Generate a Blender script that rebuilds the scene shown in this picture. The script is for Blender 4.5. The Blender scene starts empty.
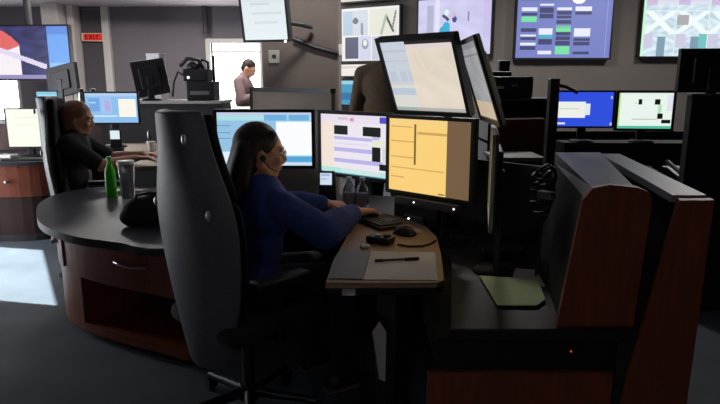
import bpy, bmesh, math, random
from mathutils import Vector, Matrix
random.seed(7)
V = Vector
SC = bpy.context.scene
COL = SC.collection
PI = math.pi
R = math.radians

# ------------------------------------------------------------------ materials
def lin(c):
    return c / 12.92 if c <= 0.04045 else ((c + 0.055) / 1.055) ** 2.4
def rgb(r, g, b, k=1.0):
    return (lin(r / 255) * k, lin(g / 255) * k, lin(b / 255) * k, 1.0)

def mat(name, col, rough=0.6, metal=0.0, var=0.12, scale=30.0, bump=0.0, bscale=200.0,
        trans=0.0, ior=1.45, alpha=None, emit=None, estr=1.0, spec=0.5, stretch=None):
    m = bpy.data.materials.new(name)
    m.use_nodes = True
    nt = m.node_tree
    b = nt.nodes['Principled BSDF']
    b.inputs['Roughness'].default_value = rough
    b.inputs['Metallic'].default_value = metal
    b.inputs['Transmission Weight'].default_value = trans
    b.inputs['IOR'].default_value = ior
    b.inputs['Specular IOR Level'].default_value = spec
    tc = nt.nodes.new('ShaderNodeTexCoord')
    src = tc.outputs['Object']
    if stretch:
        mp = nt.nodes.new('ShaderNodeMapping')
        mp.inputs['Scale'].default_value = stretch
        nt.links.new(src, mp.inputs['Vector'])
        src = mp.outputs['Vector']
    n = nt.nodes.new('ShaderNodeTexNoise')
    n.inputs['Scale'].default_value = scale
    n.inputs['Detail'].default_value = 3
    nt.links.new(src, n.inputs['Vector'])
    rp = nt.nodes.new('ShaderNodeValToRGB')
    rp.color_ramp.elements[0].position = 0.3
    rp.color_ramp.elements[1].position = 0.7
    rp.color_ramp.elements[0].color = tuple(max(0, c * (1 - var)) for c in col[:3]) + (1,)
    rp.color_ramp.elements[1].color = tuple(min(1, c * (1 + var)) for c in col[:3]) + (1,)
    nt.links.new(n.outputs['Fac'], rp.inputs['Fac'])
    nt.links.new(rp.outputs['Color'], b.inputs['Base Color'])
    if bump:
        n2 = nt.nodes.new('ShaderNodeTexNoise')
        n2.inputs['Scale'].default_value = bscale
        nt.links.new(tc.outputs['Object'], n2.inputs['Vector'])
        bp = nt.nodes.new('ShaderNodeBump')
        bp.inputs['Strength'].default_value = bump
        bp.inputs['Distance'].default_value = 0.01
        nt.links.new(n2.outputs['Fac'], bp.inputs['Height'])
        nt.links.new(bp.outputs['Normal'], b.inputs['Normal'])
    if emit:
        b.inputs['Emission Color'].default_value = emit
        b.inputs['Emission Strength'].default_value = estr
    return m

def screen_material():
    m = bpy.data.materials.new('lit_display')
    m.use_nodes = True
    nt = m.node_tree
    b = nt.nodes['Principled BSDF']
    b.inputs['Base Color'].default_value = (0.012, 0.012, 0.014, 1)
    b.inputs['Roughness'].default_value = 0.45
    at = nt.nodes.new('ShaderNodeAttribute')
    at.attribute_name = 'picture'
    nt.links.new(at.outputs['Color'], b.inputs['Emission Color'])
    b.inputs['Emission Strength'].default_value = 1.0
    return m

M = {}
M['screen'] = screen_material()
M['carpet'] = mat('carpet', rgb(82, 89, 97), 0.75, var=0.22, scale=2.2, bump=0.35, bscale=260)
M['wall'] = mat('painted_wall', rgb(108, 103, 108), 0.85, var=0.05, scale=1.5)
M['wall_warm'] = mat('painted_wall_warm', rgb(112, 106, 102), 0.85, var=0.06, scale=1.5)
M['ceil'] = mat('ceiling_tile', rgb(175, 170, 172), 0.9, var=0.04, scale=3)
M['soffit'] = mat('soffit_paint', rgb(205, 194, 198), 0.9, var=0.04, scale=3)
M['column'] = mat('column_paint', rgb(116, 106, 101), 0.85, var=0.05, scale=4)
M['trimpale'] = mat('pale_trim', rgb(196, 190, 186), 0.6, var=0.04)
M['darkdoor'] = mat('dark_door', rgb(74, 70, 74), 0.6, var=0.06)
M['black'] = mat('black_plastic', rgb(26, 25, 28), 0.45, var=0.1, scale=40)
M['blackmatte'] = mat('black_matte', rgb(18, 17, 19), 0.8, var=0.1, scale=40)
M['dkgrey'] = mat('dark_grey_plastic', rgb(58, 56, 60), 0.5, var=0.08)
M['midgrey'] = mat('mid_grey_plastic', rgb(105, 103, 106), 0.5, var=0.06)
M['palebezel'] = mat('pale_bezel', rgb(165, 158, 135), 0.5, var=0.05)
M['palegrey'] = mat('pale_grey_plastic', rgb(176, 173, 170), 0.5, var=0.05)
M['white'] = mat('white_plastic', rgb(224, 222, 218), 0.45, var=0.03)
M['paper'] = mat('paper', rgb(214, 205, 200), 0.9, var=0.03, scale=60)
M['greenpaper'] = mat('green_paper', rgb(205, 222, 168), 0.9, var=0.05, scale=20)
M['leather'] = mat('grey_leather', rgb(92, 91, 98), 0.42, var=0.1, scale=60, bump=0.12, bscale=350)
M['chairdark'] = mat('chair_fabric', rgb(40, 38, 42), 0.85, var=0.15, scale=120, bump=0.2, bscale=500)
M['laminate'] = mat('grey_laminate', rgb(56, 55, 60), 0.45, var=0.06, scale=90, spec=0.35)
M['lamblack'] = mat('black_laminate', rgb(34, 34, 36), 0.6, var=0.08, scale=90, spec=0.3)
M['lamdark'] = mat('dark_laminate', rgb(58, 57, 60), 0.5, var=0.08, scale=90)
M['laprail'] = mat('rail_laminate', rgb(128, 126, 136), 0.4, var=0.05, scale=90)
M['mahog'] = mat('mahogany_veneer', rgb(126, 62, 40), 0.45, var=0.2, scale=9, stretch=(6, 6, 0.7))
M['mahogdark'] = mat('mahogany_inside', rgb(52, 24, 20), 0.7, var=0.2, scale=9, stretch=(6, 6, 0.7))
M['oak'] = mat('pale_wood', rgb(150, 116, 92), 0.5, var=0.12, scale=8, stretch=(1.2, 9, 9))
M['chrome'] = mat('brushed_steel', rgb(190, 188, 186), 0.28, metal=1.0, var=0.05)
M['steeldark'] = mat('dark_steel', rgb(70, 68, 70), 0.4, metal=0.8, var=0.05)
M['skin'] = mat('skin', rgb(206, 150, 124), 0.55, var=0.06, scale=25)
M['lips'] = mat('lips', rgb(176, 96, 88), 0.5, var=0.04)
M['eyewhite'] = mat('eye_white', rgb(225, 222, 218), 0.3, var=0.02)
M['hairdark'] = mat('dark_hair', rgb(38, 26, 24), 0.5, var=0.35, scale=60, stretch=(8, 8, 0.8), bump=0.3, bscale=300)
M['hairbrown'] = mat('brown_hair', rgb(130, 84, 60), 0.5, var=0.3, scale=60, stretch=(8, 8, 0.8), bump=0.3, bscale=300)
M['navy'] = mat('navy_knit', rgb(46, 64, 128), 0.9, var=0.15, scale=40, bump=0.25, bscale=420)
M['blackcloth'] = mat('black_cloth', rgb(30, 30, 34), 0.9, var=0.15, scale=40)
M['trousers'] = mat('dark_trousers', rgb(26, 26, 34), 0.9, var=0.15, scale=40)
M['olive'] = mat('olive_brown_cloth', rgb(118, 98, 80), 0.9, var=0.12, scale=30)
M['greycloth'] = mat('grey_cloth', rgb(128, 106, 108), 0.9, var=0.1, scale=30)
M['shoe'] = mat('shoe_leather', rgb(30, 26, 26), 0.5, var=0.1)
M['sole'] = mat('shoe_sole', rgb(150, 138, 128), 0.7, var=0.1)
M['glassgreen'] = mat('green_bottle_plastic', rgb(90, 225, 60), 0.2, trans=0.3, ior=1.35, var=0.05)
M['clear'] = mat('clear_plastic', rgb(225, 230, 235), 0.08, trans=0.92, ior=1.3, var=0.01)
M['greylabel'] = mat('bottle_label', rgb(120, 120, 128), 0.6, var=0.1)
M['red'] = mat('red_sign', rgb(210, 40, 36), 0.5, var=0.03, emit=rgb(205, 45, 40), estr=0.35)
M['signletter'] = mat('sign_letter', rgb(90, 8, 8), 0.5, var=0.03)
M['signpale'] = mat('sign_pale', rgb(225, 195, 170), 0.5, var=0.03)
M['led'] = mat('white_led', rgb(240, 240, 240), 0.4, emit=(1, 0.98, 0.95, 1), estr=1.6)
M['ledred'] = mat('red_led', rgb(200, 40, 30), 0.4, emit=(0.8, 0.12, 0.08, 1), estr=0.5)
M['brown'] = mat('brown_plastic', rgb(96, 70, 58), 0.45, var=0.1)
M['redcloth'] = mat('dark_red_cloth', rgb(84, 36, 38), 0.9, var=0.12)
M['carton'] = mat('white_carton', rgb(226, 222, 226), 0.8, var=0.03)

# ------------------------------------------------------------------ mesh tools
class MB:
    """collects shapes into one mesh"""
    def __init__(self):
        self.bm = bmesh.new()
    def _xf(self, vs, mt):
        bmesh.ops.transform(self.bm, matrix=mt, verts=vs)
    def box(self, lo, hi, mt=None, bev=0.0, seg=2):
        lo, hi = V(lo), V(hi)
        r = bmesh.ops.create_cube(self.bm, size=1.0)
        vs = r['verts']
        s = hi - lo
        self._xf(vs, Matrix.Translation((lo + hi) / 2) @ Matrix.Diagonal((s.x, s.y, s.z, 1)))
        if bev:
            es = list({e for v in vs for e in v.link_edges})
            rr = bmesh.ops.bevel(self.bm, geom=es, offset=bev, segments=seg, affect='EDGES', profile=0.5)
            vs = list({v for f in rr['faces'] for v in f.verts} | {v for v in vs if v.is_valid})
        if mt is not None:
            self._xf(vs, mt)
        return self
    def sphere(self, c, rad, mt=None, seg=14):
        if not hasattr(rad, '__len__'):
            rad = (rad,) * 3
        r = bmesh.ops.create_uvsphere(self.bm, u_segments=seg, v_segments=max(6, seg * 2 // 3), radius=1.0)
        m = Matrix.Translation(V(c)) @ Matrix.Diagonal((*rad, 1))
        self._xf(r['verts'], m if mt is None else mt @ m)
        return self
    def cone(self, a, b, ra, rb=None, seg=14, mt=None):
        a, b = V(a), V(b)
        rb = ra if rb is None else rb
        d = b - a
        L = d.length
        if L < 1e-6:
            return self
        r = bmesh.ops.create_cone(self.bm, cap_ends=True, segments=seg, radius1=max(ra, 1e-4), radius2=max(rb, 1e-4), depth=L)
        q = V((0, 0, 1)).rotation_difference(d.normalized())
        m = Matrix.Translation((a + b) / 2) @ q.to_matrix().to_4x4()
        self._xf(r['verts'], m if mt is None else mt @ m)
        return self
    def chain(self, pts, mt=None, seg=12):
        """pts: [((x,y,z), r), ...] sphere-swept tube"""
        for i, (p, r) in enumerate(pts):
            self.sphere(p, r, mt, seg)
            if i:
                self.cone(pts[i - 1][0], p, pts[i - 1][1], r, seg, mt)
        return self
    def tube(self, pts, r, seg=8, closed_ends=True):
        """swept connected tube through pts"""
        pts = [V(p) for p in pts]
        rings = []
        up = V((0, 0, 1))
        for i, p in enumerate(pts):
            t = (pts[min(i + 1, len(pts) - 1)] - pts[max(i - 1, 0)]).normalized()
            a = t.cross(up)
            if a.length < 1e-3:
                a = t.cross(V((1, 0, 0)))
            a.normalize()
            b = t.cross(a).normalized()
            rr = r[i] if hasattr(r, '__len__') else r
            rings.append([self.bm.verts.new(p + a * math.cos(2 * PI * k / seg) * rr + b * math.sin(2 * PI * k / seg) * rr) for k in range(seg)])
        for i in range(len(rings) - 1):
            for k in range(seg):
                self.bm.faces.new((rings[i][k], rings[i][(k + 1) % seg], rings[i + 1][(k + 1) % seg], rings[i + 1][k]))
        if closed_ends:
            self.bm.faces.new(rings[0][::-1])
            self.bm.faces.new(rings[-1])
        return self
    def lathe(self, prof, c=(0, 0, 0), seg=20):
        c = V(c)
        rings = []
        for (r, z) in prof:
            rings.append([self.bm.verts.new(c + V((r * math.cos(2 * PI * k / seg), r * math.sin(2 * PI * k / seg), z))) for k in range(seg)])
        for i in range(len(rings) - 1):
            for k in range(seg):
                self.bm.faces.new((rings[i][k], rings[i][(k + 1) % seg], rings[i + 1][(k + 1) % seg], rings[i + 1][k]))
        self.bm.faces.new(rings[0][::-1])
        self.bm.faces.new(rings[-1])
        return self
    def prism(self, poly, z0, z1, bev=0.0, mt=None):
        """poly in xy, extruded in z"""
        n = len(poly)
        lo = [self.bm.verts.new((p[0], p[1], z0)) for p in poly]
        hi = [self.bm.verts.new((p[0], p[1], z1)) for p in poly]
        fs = [self.bm.faces.new(lo[::-1]), self.bm.faces.new(hi)]
        for k in range(n):
            fs.append(self.bm.faces.new((lo[k], lo[(k + 1) % n], hi[(k + 1) % n], hi[k])))
        vs = lo + hi
        if bev:
            es = list(set(fs[0].edges) | set(fs[1].edges))
            rr = bmesh.ops.bevel(self.bm, geom=es, offset=bev, segments=2, affect='EDGES', profile=0.5)
            vs = list({v for f in rr['faces'] for v in f.verts} | {v for v in vs if v.is_valid})
        if mt is not None:
            self._xf(vs, mt)
        return self
    def hexa(self, p):
        """8 corner points: bottom 4 (ccw), top 4"""
        v = [self.bm.verts.new(q) for q in p]
        for f in ((3, 2, 1, 0), (4, 5, 6, 7), (0, 1, 5, 4), (1, 2, 6, 5), (2, 3, 7, 6), (3, 0, 4, 7)):
            self.bm.faces.new([v[i] for i in f])
        return self
    def build(self, name, m, parent=None, smooth=None, label=None):
        bmesh.ops.recalc_face_normals(self.bm, faces=self.bm.faces[:])
        me = bpy.data.meshes.new(name)
        self.bm.to_mesh(me)
        self.bm.free()
        me.materials.append(m)
        o = bpy.data.objects.new(name, me)
        COL.objects.link(o)
        if parent is not None:
            o.parent = parent
        if smooth is not None:
            me.shade_smooth()
            if smooth < 170:
                me.set_sharp_from_angle(angle=R(smooth))
        if label:
            o['label'] = label
        return o
    def organic(self, name, m, parent=None, voxel=0.008, smooth=4, label=None):
        """union of all shapes -> one continuous skin"""
        me = bpy.data.meshes.new(name + '_parts')
        self.bm.to_mesh(me)
        self.bm.free()
        o = bpy.data.objects.new(name + '_parts', me)
        COL.objects.link(o)
        a = o.modifiers.new('r', 'REMESH')
        a.mode = 'VOXEL'
        a.voxel_size = voxel
        if smooth:
            s = o.modifiers.new('s', 'SMOOTH')
            s.factor = 0.5
            s.iterations = smooth
        dg = bpy.context.evaluated_depsgraph_get()
        dg.update()
        nm = bpy.data.meshes.new_from_object(o.evaluated_get(dg))
        bpy.data.objects.remove(o)
        bpy.data.meshes.remove(me)
        nm.materials.clear()
        nm.materials.append(m)
        nm.shade_smooth()
        ob = bpy.data.objects.new(name, nm)
        nm.name = name
        COL.objects.link(ob)
        if parent is not None:
            ob.parent = parent
        if label:
            ob['label'] = label
        return ob

def tag(o, label, cat, group=None, kind=None):
    o['label'] = label
    o['category'] = cat
    if group:
        o['group'] = group
    if kind:
        o['kind'] = kind
    return o
def thing(name, label, cat, loc=(0, 0, 0), rz=0.0, group=None):
    o = bpy.data.objects.new(name, None)
    o.empty_display_size = 0.1
    COL.objects.link(o)
    o.location = loc
    o.rotation_euler = (0, 0, rz)
    return tag(o, label, cat, group)
def struct(o):
    o['kind'] = 'structure'
    return o
def at(o, loc, rz=0.0):
    o.location = loc
    o.rotation_euler = (0, 0, rz)
    return o

# pictures on displays: a fine grid of coloured cells, one connected mesh
def picture(name, w, h, fn, parent, mt, nx=64, ny=40):
    """display of width w, height h, centred, facing local -y; fn(u, v) -> linear rgb, v down"""
    me = bpy.data.meshes.new(name)
    vs, fs, cs = [], [], []
    for j in range(ny + 1):
        for i in range(nx + 1):
            vs.append(mt @ V(((i / nx - 0.5) * w, 0, (0.5 - j / ny) * h)))
    for j in range(ny):
        for i in range(nx):
            a = j * (nx + 1) + i
            fs.append((a, a + nx + 1, a + nx + 2, a + 1))
            cs.append(fn((i + 0.5) / nx, (j + 0.5) / ny))
    me.from_pydata(vs, [], fs)
    at_ = me.color_attributes.new('picture', 'FLOAT_COLOR', 'CORNER')
    k = 0
    for c in cs:
        for _ in range(4):
            at_.data[k].color = (c[0], c[1], c[2], 1)
            k += 1
    me.materials.append(M['screen'])
    o = bpy.data.objects.new(name, me)
    COL.objects.link(o)
    o.parent = parent
    return o

def painter(bg, shapes, gain=1.0):
    """shapes later in the list lie on top: ('r',x0,y0,x1,y1,col) rect, ('e',cx,cy,rx,ry,col), ('l',x0,y0,x1,y1,w,col) stroke, ('f', func)"""
    def fn(u, v):
        c = bg(u, v) if callable(bg) else bg
        for s in shapes:
            if s[0] == 'r':
                if s[1] <= u <= s[3] and s[2] <= v <= s[4]:
                    c = s[5]
            elif s[0] == 'e':
                if ((u - s[1]) / s[3]) ** 2 + ((v - s[2]) / s[4]) ** 2 <= 1:
                    c = s[5]
            elif s[0] == 'l':
                dx, dy = s[3] - s[1], s[4] - s[2]
                t = max(0, min(1, ((u - s[1]) * dx + (v - s[2]) * dy) / (dx * dx + dy * dy)))
                if math.hypot(u - s[1] - t * dx, v - s[2] - t * dy) <= s[5]:
                    c = s[6]
        return (c[0] * gain, c[1] * gain, c[2] * gain)
    return fn

def monitor(name, label, cat, base, yaw, z_mid, w, h, fn, tilt=0.0, stand='foot', case='black', roll=0.0,
            bez=0.018, res=(64, 40), off=0.0, group=None, depth=0.035, stand_r=0.13, rim='black'):
    """base: point the stand rests on; z_mid: height of the panel centre above it; tilt>0 leans the top towards the viewer"""
    t = thing(name, label, cat, base, yaw, group)
    mt = Matrix.Translation((0, -off, z_mid)) @ Matrix.Rotation(roll, 4, 'Y') @ Matrix.Rotation(tilt, 4, 'X')
    W, H = w / 2 + bez, h / 2 + bez
    MB().box((-W, 0.004, -H), (W, depth, H), mt, 0.006).box((-W * 0.6, depth - 0.002, -H * 0.6), (W * 0.6, depth + 0.02, H * 0.6), mt, 0.008).build('casing', M[case], t)
    b = MB()
    b.box((-W, -0.006, h / 2), (W, 0.006, H), mt)
    b.box((-W, -0.006, -H), (W, 0.006, -h / 2), mt)
    b.box((-W, -0.006, -h / 2), (-w / 2, 0.006, h / 2), mt)
    b.box((w / 2, -0.006, -h / 2), (W, 0.006, h / 2), mt)
    b.build('bezel', M[rim], t)
    if fn is not None:
        picture('screen', w, h, fn, t, mt @ Matrix.Translation((0, 0.0015, 0)), *res)
    else:
        MB().box((-w / 2, 0.001, -h / 2), (w / 2, 0.004, h / 2), mt).build('screen', M['blackmatte'], t)
    if stand == 'foot':
        MB().box((-0.035, depth + 0.004, 0.012), (0.035, depth + 0.032, z_mid + 0.02), None, 0.006).build('stand_neck', M[case], t)
        MB().lathe([(stand_r * 0.98, 0), (stand_r, 0.006), (stand_r * 0.9, 0.014), (0.04, 0.02)], (0, depth + 0.0, 0)).build('stand_base', M['blackmatte'], t, 40)
    elif stand == 'pole':
        MB().cone((0, depth + 0.10, 0), (0, depth + 0.10, z_mid + 0.05), 0.018).build('pole', M['steeldark'], t, 40)
        MB().box((-0.08, depth + 0.02, 0), (0.08, depth + 0.18, 0.012), None, 0.004).build('clamp_base', M['steeldark'], t)
        MB().box((-0.022, depth - off + 0.005, z_mid - 0.025), (0.022, depth + 0.11, z_mid + 0.025), None, 0.004).build('bracket', M['steeldark'], t)
    return t

# ------------------------------------------------------------------ people tools
def basis(yaw, pitch=0.0, roll=0.0):
    return Matrix.Rotation(yaw, 4, 'Z') @ Matrix.Rotation(pitch, 4, 'Y') @ Matrix.Rotation(roll, 4, 'X')

def head_shapes(mb, m, s=1.0):
    S = m @ Matrix.Diagonal((s, s, s, 1))
    mb.sphere((-0.005, 0, 0.0), (0.096, 0.076, 0.098), S, 24)
    mb.sphere((0.032, 0, -0.045), (0.060, 0.058, 0.078), S, 20)
    mb.sphere((0.058, 0, -0.102), (0.028, 0.030, 0.024), S, 14)
    mb.chain([((-0.02, 0.058, -0.055), 0.018), ((0.03, 0.045, -0.095), 0.018), ((0.06, 0.015, -0.108), 0.016)], S)
    mb.chain([((-0.02, -0.058, -0.055), 0.018), ((0.03, -0.045, -0.095), 0.018), ((0.06, -0.015, -0.108), 0.016)], S)
    mb.chain([((0.088, 0, -0.005), 0.009), ((0.106, 0, -0.038), 0.012), ((0.098, 0, -0.048), 0.013)], S)
    mb.sphere((0.096, 0.012, -0.047), 0.009, S).sphere((0.096, -0.012, -0.047), 0.009, S)
    mb.chain([((0.078, 0.045, 0.012), 0.011), ((0.090, 0.015, 0.010), 0.011), ((0.090, -0.015, 0.010), 0.011), ((0.078, -0.045, 0.012), 0.011)], S)
    mb.sphere((0.070, 0.04, -0.04), (0.02, 0.02, 0.018), S).sphere((0.070, -0.04, -0.04), (0.02, 0.02, 0.018), S)
    mb.chain([((0.080, 0.02, -0.078), 0.009), ((0.088, 0, -0.076), 0.010), ((0.080, -0.02, -0.078), 0.009)], S)
    for sg in (1, -1):
        mb.sphere((-0.012, sg * 0.078, -0.022), (0.020, 0.009, 0.032), S, 12)
        mb.sphere((-0.006, sg * 0.076, -0.045), (0.011, 0.008, 0.012), S, 10)

def face_parts(m, parent, s=1.0):
    S = m @ Matrix.Diagonal((s, s, s, 1))
    for sg in (1, -1):
        MB().sphere((0.080, sg * 0.031, -0.012), (0.011, 0.014, 0.009), S, 12).build('eye', M['eyewhite'], parent, 180)
    MB().sphere((0.092, 0, -0.072), (0.006, 0.020, 0.005), S, 12).sphere((0.090, 0, -0.080), (0.006, 0.017, 0.006), S, 12).organic('lips', M['lips'], parent, 0.0025, 2)

def hand_shapes(mb, wrist, d, n, thumb, curl=0.35, s=1.0):
    """d: pointing direction, n: back-of-hand normal, thumb: unit side vector"""
    w = V(wrist); d = V(d).normalized(); n = V(n).normalized()
    th = V(thumb); th = (th - d * th.dot(d)).normalized(); n = (n - d * n.dot(d)).normalized()
    k = s
    for o in (-0.028, -0.010, 0.010, 0.028):
        mb.chain([(w + d * 0.005 + th * o * 0.6 * k, 0.017 * k), (w + d * 0.085 * k + th * o * k, 0.0135 * k)], None, 10)
    for o, L, c in ((0.030, 0.072, 0.9), (0.010, 0.082, 1.0), (-0.011, 0.076, 1.05), (-0.031, 0.060, 1.1)):
        p = w + d * 0.083 * k + th * o * k
        a = 0.10
        pts = [(p, 0.0098 * k)]
        for q, fr in ((0, 0.45), (1, 0.32), (2, 0.23)):
            a += curl * c
            p = p + (d * math.cos(a) - n * math.sin(a) + th * (o * 1.2)) * L * fr * k
            pts.append((p, (0.0092 - 0.0009 * (q + 1)) * k))
        mb.chain(pts, None, 8)
    p = w + d * 0.022 * k + th * 0.026 * k
    mb.chain([(p, 0.015 * k), (p + (d * 0.7 + th * 0.75 - n * 0.15) * 0.036 * k, 0.0125 * k),
              (p + (d * 0.9 + th * 0.75 - n * 0.3) * 0.058 * k, 0.0105 * k), (p + (d * 1.15 + th * 0.62 - n * 0.4) * 0.078 * k, 0.0085 * k)], None, 10)

def person(label, root_loc, J, head_m, hair_fn, top_mat, voxel=0.008, hands=(), hair_mat='hairdark', trousers='trousers',
           sleeve=1.0, seated=True, name='person', chest_w=1.0, loose=0.0, shoe_mat='shoe', head_s=1.0):
    """J holds world joints; meshes are built relative to root_loc"""
    ro = V(root_loc)
    t = thing(name, label, 'person', root_loc)
    J = {k: (V(v) - ro if k not in ('yaw', 'lean') else v) for k, v in J.items()}
    hm = Matrix.Translation(-ro) @ head_m
    B = basis(J['yaw'], J.get('lean', 0))
    def place(c, rot=B):
        return Matrix.Translation(c) @ rot
    up = (J['neck'] - J['pelvis'])
    mid = J['pelvis'] + up * 0.38
    chest = J['pelvis'] + up * 0.72
    cw = chest_w
    def torso(mb, g):
        mb.sphere((0, 0, 0), (0.115 + g, 0.165 * cw + g, 0.13 + g), place(J['pelvis']), 20)
        mb.sphere((0, 0, 0), (0.105 + g, 0.145 * cw + g, 0.16 + g), place(mid), 20)
        mb.sphere((0, 0, 0), (0.115 + g, 0.160 * cw + g, 0.17 + g), place(chest), 20)
        mb.chain([(J['shR'], 0.058 + g), (J['neck'] - up.normalized() * 0.055, 0.075 + g), (J['shL'], 0.058 + g)])
    def arm(mb, s, g, frac=1.0, lo=0.0):
        a, e, w = J['sh' + s], J['el' + s], J['wr' + s]
        if frac >= 1:
            mb.chain([(a, 0.056 + g), (a.lerp(e, 0.5), 0.049 + g * 1.5), (e, 0.043 + g * 1.5 + lo), (e.lerp(w, 0.4), 0.040 + g * 1.5 + lo), (e.lerp(w, 0.86 if lo else 1.0), 0.027 + g + lo * 0.5)])
        else:
            mb.chain([(a, 0.056 + g), (a.lerp(e, 0.5), 0.050 + g), (a.lerp(e, frac), 0.047 + g)])
    def leg(mb, s, g):
        h, k, f = J['hip' + s], J['kn' + s], J['an' + s]
        mb.chain([(h, 0.088 + g), (h.lerp(k, 0.5), 0.076 + g), (k, 0.056 + g), (k.lerp(f, 0.35), 0.055 + g), (f, 0.038 + g)])
    body = MB()
    head_shapes(body, hm, head_s)
    hp = hm @ V((-0.02, 0, -0.06))
    body.chain([(J['neck'] - up.normalized() * 0.04, 0.062), (hp, 0.050)])
    torso(body, 0)
    for s in 'RL':
        arm(body, s, 0)
        leg(body, s, 0)
        body.chain([(J['an' + s], 0.036), (J['an' + s] + (J['to' + s] - J['an' + s]) * 0.8, 0.028)])
    for hd in hands:
        hand_shapes(body, hd[0] - ro, *hd[1:])
    body.organic('body', M['skin'], t, voxel, 3)
    sh = MB()
    torso(sh, 0.013)
    for s in 'RL':
        arm(sh, s, 0.014, sleeve, loose)
    # collar
    sh.chain([(J['neck'] - up.normalized() * 0.05, 0.078), (J['neck'] - up.normalized() * 0.01, 0.066)])
    sh.organic('shirt', top_mat, t, max(voxel, 0.009), 3)
    tr = MB()
    tr.sphere((0, 0, -0.02), (0.128, 0.176 * cw, 0.125), place(J['pelvis']), 20)
    for s in 'RL':
        leg(tr, s, 0.013)
    tr.organic('trousers', M[trousers], t, max(voxel, 0.009), 3)
    for s in 'RL':
        a, to = J['an' + s], J['to' + s]
        d = (to - a); d.z = 0; d.normalize()
        z = to.z
        sb = MB()
        a0 = V((a.x, a.y, z + 0.045))
        sb.chain([(a0 - d * 0.045, 0.040), (a0 + d * 0.03, 0.046), (V((to.x, to.y, z + 0.03)), 0.038)])
        sb.cone(a0, a + V((0, 0, 0.02)), 0.05, 0.05)
        so = sb.organic('shoe', M[shoe_mat], t, 0.008, 3)
        q = d.cross(V((0, 0, 1)))
        MB().prism([(a0 + d * x + q * y).to_2d() for x, y in ((-0.088, -0.03), (-0.088, 0.03), (0.06, 0.046), (0.15, 0.04), (0.18, 0.0), (0.15, -0.04), (0.06, -0.046))],
                   z - 0.012, z + 0.012).build('sole', M['sole'], so)
    face_parts(hm, t, head_s)
    hb = MB()
    hair_fn(hb, hm @ Matrix.Diagonal((head_s,) * 3 + (1,)))
    hb.organic('hair', M[hair_mat], t, max(0.006, voxel * 0.8), 3)
    return t, hm

# ------------------------------------------------------------------ camera
PITCH = math.atan(122 / 600)
HC = 1.48
cam = bpy.data.cameras.new('camera')
co = bpy.data.objects.new('camera', cam)
COL.objects.link(co)
co.location = (0, 0, HC)
co.rotation_euler = (PI / 2 - PITCH, 0, 0)
cam.sensor_fit = 'HORIZONTAL'
cam.sensor_width = 36
cam.lens = 36 * 600 / 720
cam.clip_start = 0.05
SC.camera = co

# ------------------------------------------------------------------ the room
CZ = 3.0
def wall_seg(name, a, b, z0=0, z1=CZ, m='wall', th=0.12, openings=()):
    """wall from a to b; openings: (s0, s1, z0, z1) in metres along the wall; thickness to the left of a->b"""
    a, b = V((a[0], a[1], 0)), V((b[0], b[1], 0))
    d = (b - a); L = d.length; d.normalize()
    rz = math.atan2(d.y, d.x)
    w = MB()
    s = 0
    for (s0, s1, o0, o1) in sorted(openings):
        w.box((s, 0, z0), (s0, th, z1))
        if o0 > z0:
            w.box((s0, 0, z0), (s1, th, o0))
        if o1 < z1:
            w.box((s0, 0, o1), (s1, th, z1))
        s = s1
    w.box((s, 0, z0), (L, th, z1))
    return struct(at(w.build(name, M[m]), a, rz))


room = [(-0.90, -1.65), (5.75, -1.65), (5.75, 8.26), (1.92, 8.26), (-0.34, 9.66), (-0.34, 10.36), (-7.93, 10.36)]
floor = struct(MB().prism(room, -0.1, 0).build('floor', M['carpet']))
struct(MB().prism(room, CZ, CZ + 0.1).build('ceiling', M['ceil']))
FY = 10.3
# far wall: window on the left, door to the right of it
wall_seg('wall_back', (-8.3, FY), (-0.4, FY), openings=[(1.0, 2.56, 0.55, 1.62), (5.82, 6.63, 0, 2.08)])
wall_seg('wall_back_return', (-0.4, FY), (-0.4, 9.6), m='wall_warm')
wall_seg('wall_display', (-0.4, 9.6), (1.9, 8.2), m='wall_warm')
wall_seg('wall_display_right', (1.9, 8.2), (5.7, 8.2), m='wall_warm')
wall_seg('wall_right', (5.7, 8.2), (5.7, -1.6), m='wall_warm')
wall_seg('wall_front', (5.7, -1.6), (-0.8, -1.6), m='wall_warm')
# slanting left wall with a tall window the sun comes through
LA = V((-4.33, 4.29, 0)); LD = V((-0.507, 0.862, 0))
p0 = LA - LD * 6.83
p1 = LA + LD * 7.2
Lr = 6.83
wall_seg('wall_left', (p0.x, p0.y), (p1.x, p1.y), m='wall', th=0.10, openings=[(Lr, Lr + 1.64, 0.02, 2.08)])
# soffit across the far left, pale
struct(MB().box((-8.2, 9.35, 2.66), (-0.42, FY, CZ)).build('trim_1', M['soffit']))
# door frame of the bright doorway
df = MB()
df.box((-2.56, FY - 0.05, 0), (-2.48, FY + 0.12, 2.15)).box((-1.67, FY - 0.05, 0), (-1.59, FY + 0.12, 2.15)).box((-2.48, FY - 0.05, 2.08), (-1.67, FY + 0.12, 2.15))
df.box((-2.48, FY + 0.02, 1.92), (-1.67, FY + 0.06, 1.96))
struct(df.build('door_1', M['trimpale']))
# window frame far left
wf = MB()
wf.box((-7.34, FY - 0.03, 0.5), (-5.72, FY + 0.12, 0.55)).box((-7.34, FY - 0.03, 1.62), (-5.72, FY + 0.12, 1.67)).box((-7.34, FY - 0.03, 0.55), (-7.3, FY + 0.12, 1.62)).box((-5.76, FY - 0.03, 0.55), (-5.72, FY + 0.12, 1.62))
wf.box((-6.55, FY + 0.0, 0.55), (-6.51, FY + 0.06, 1.62))
struct(wf.build('window_1', M['trimpale']))
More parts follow.
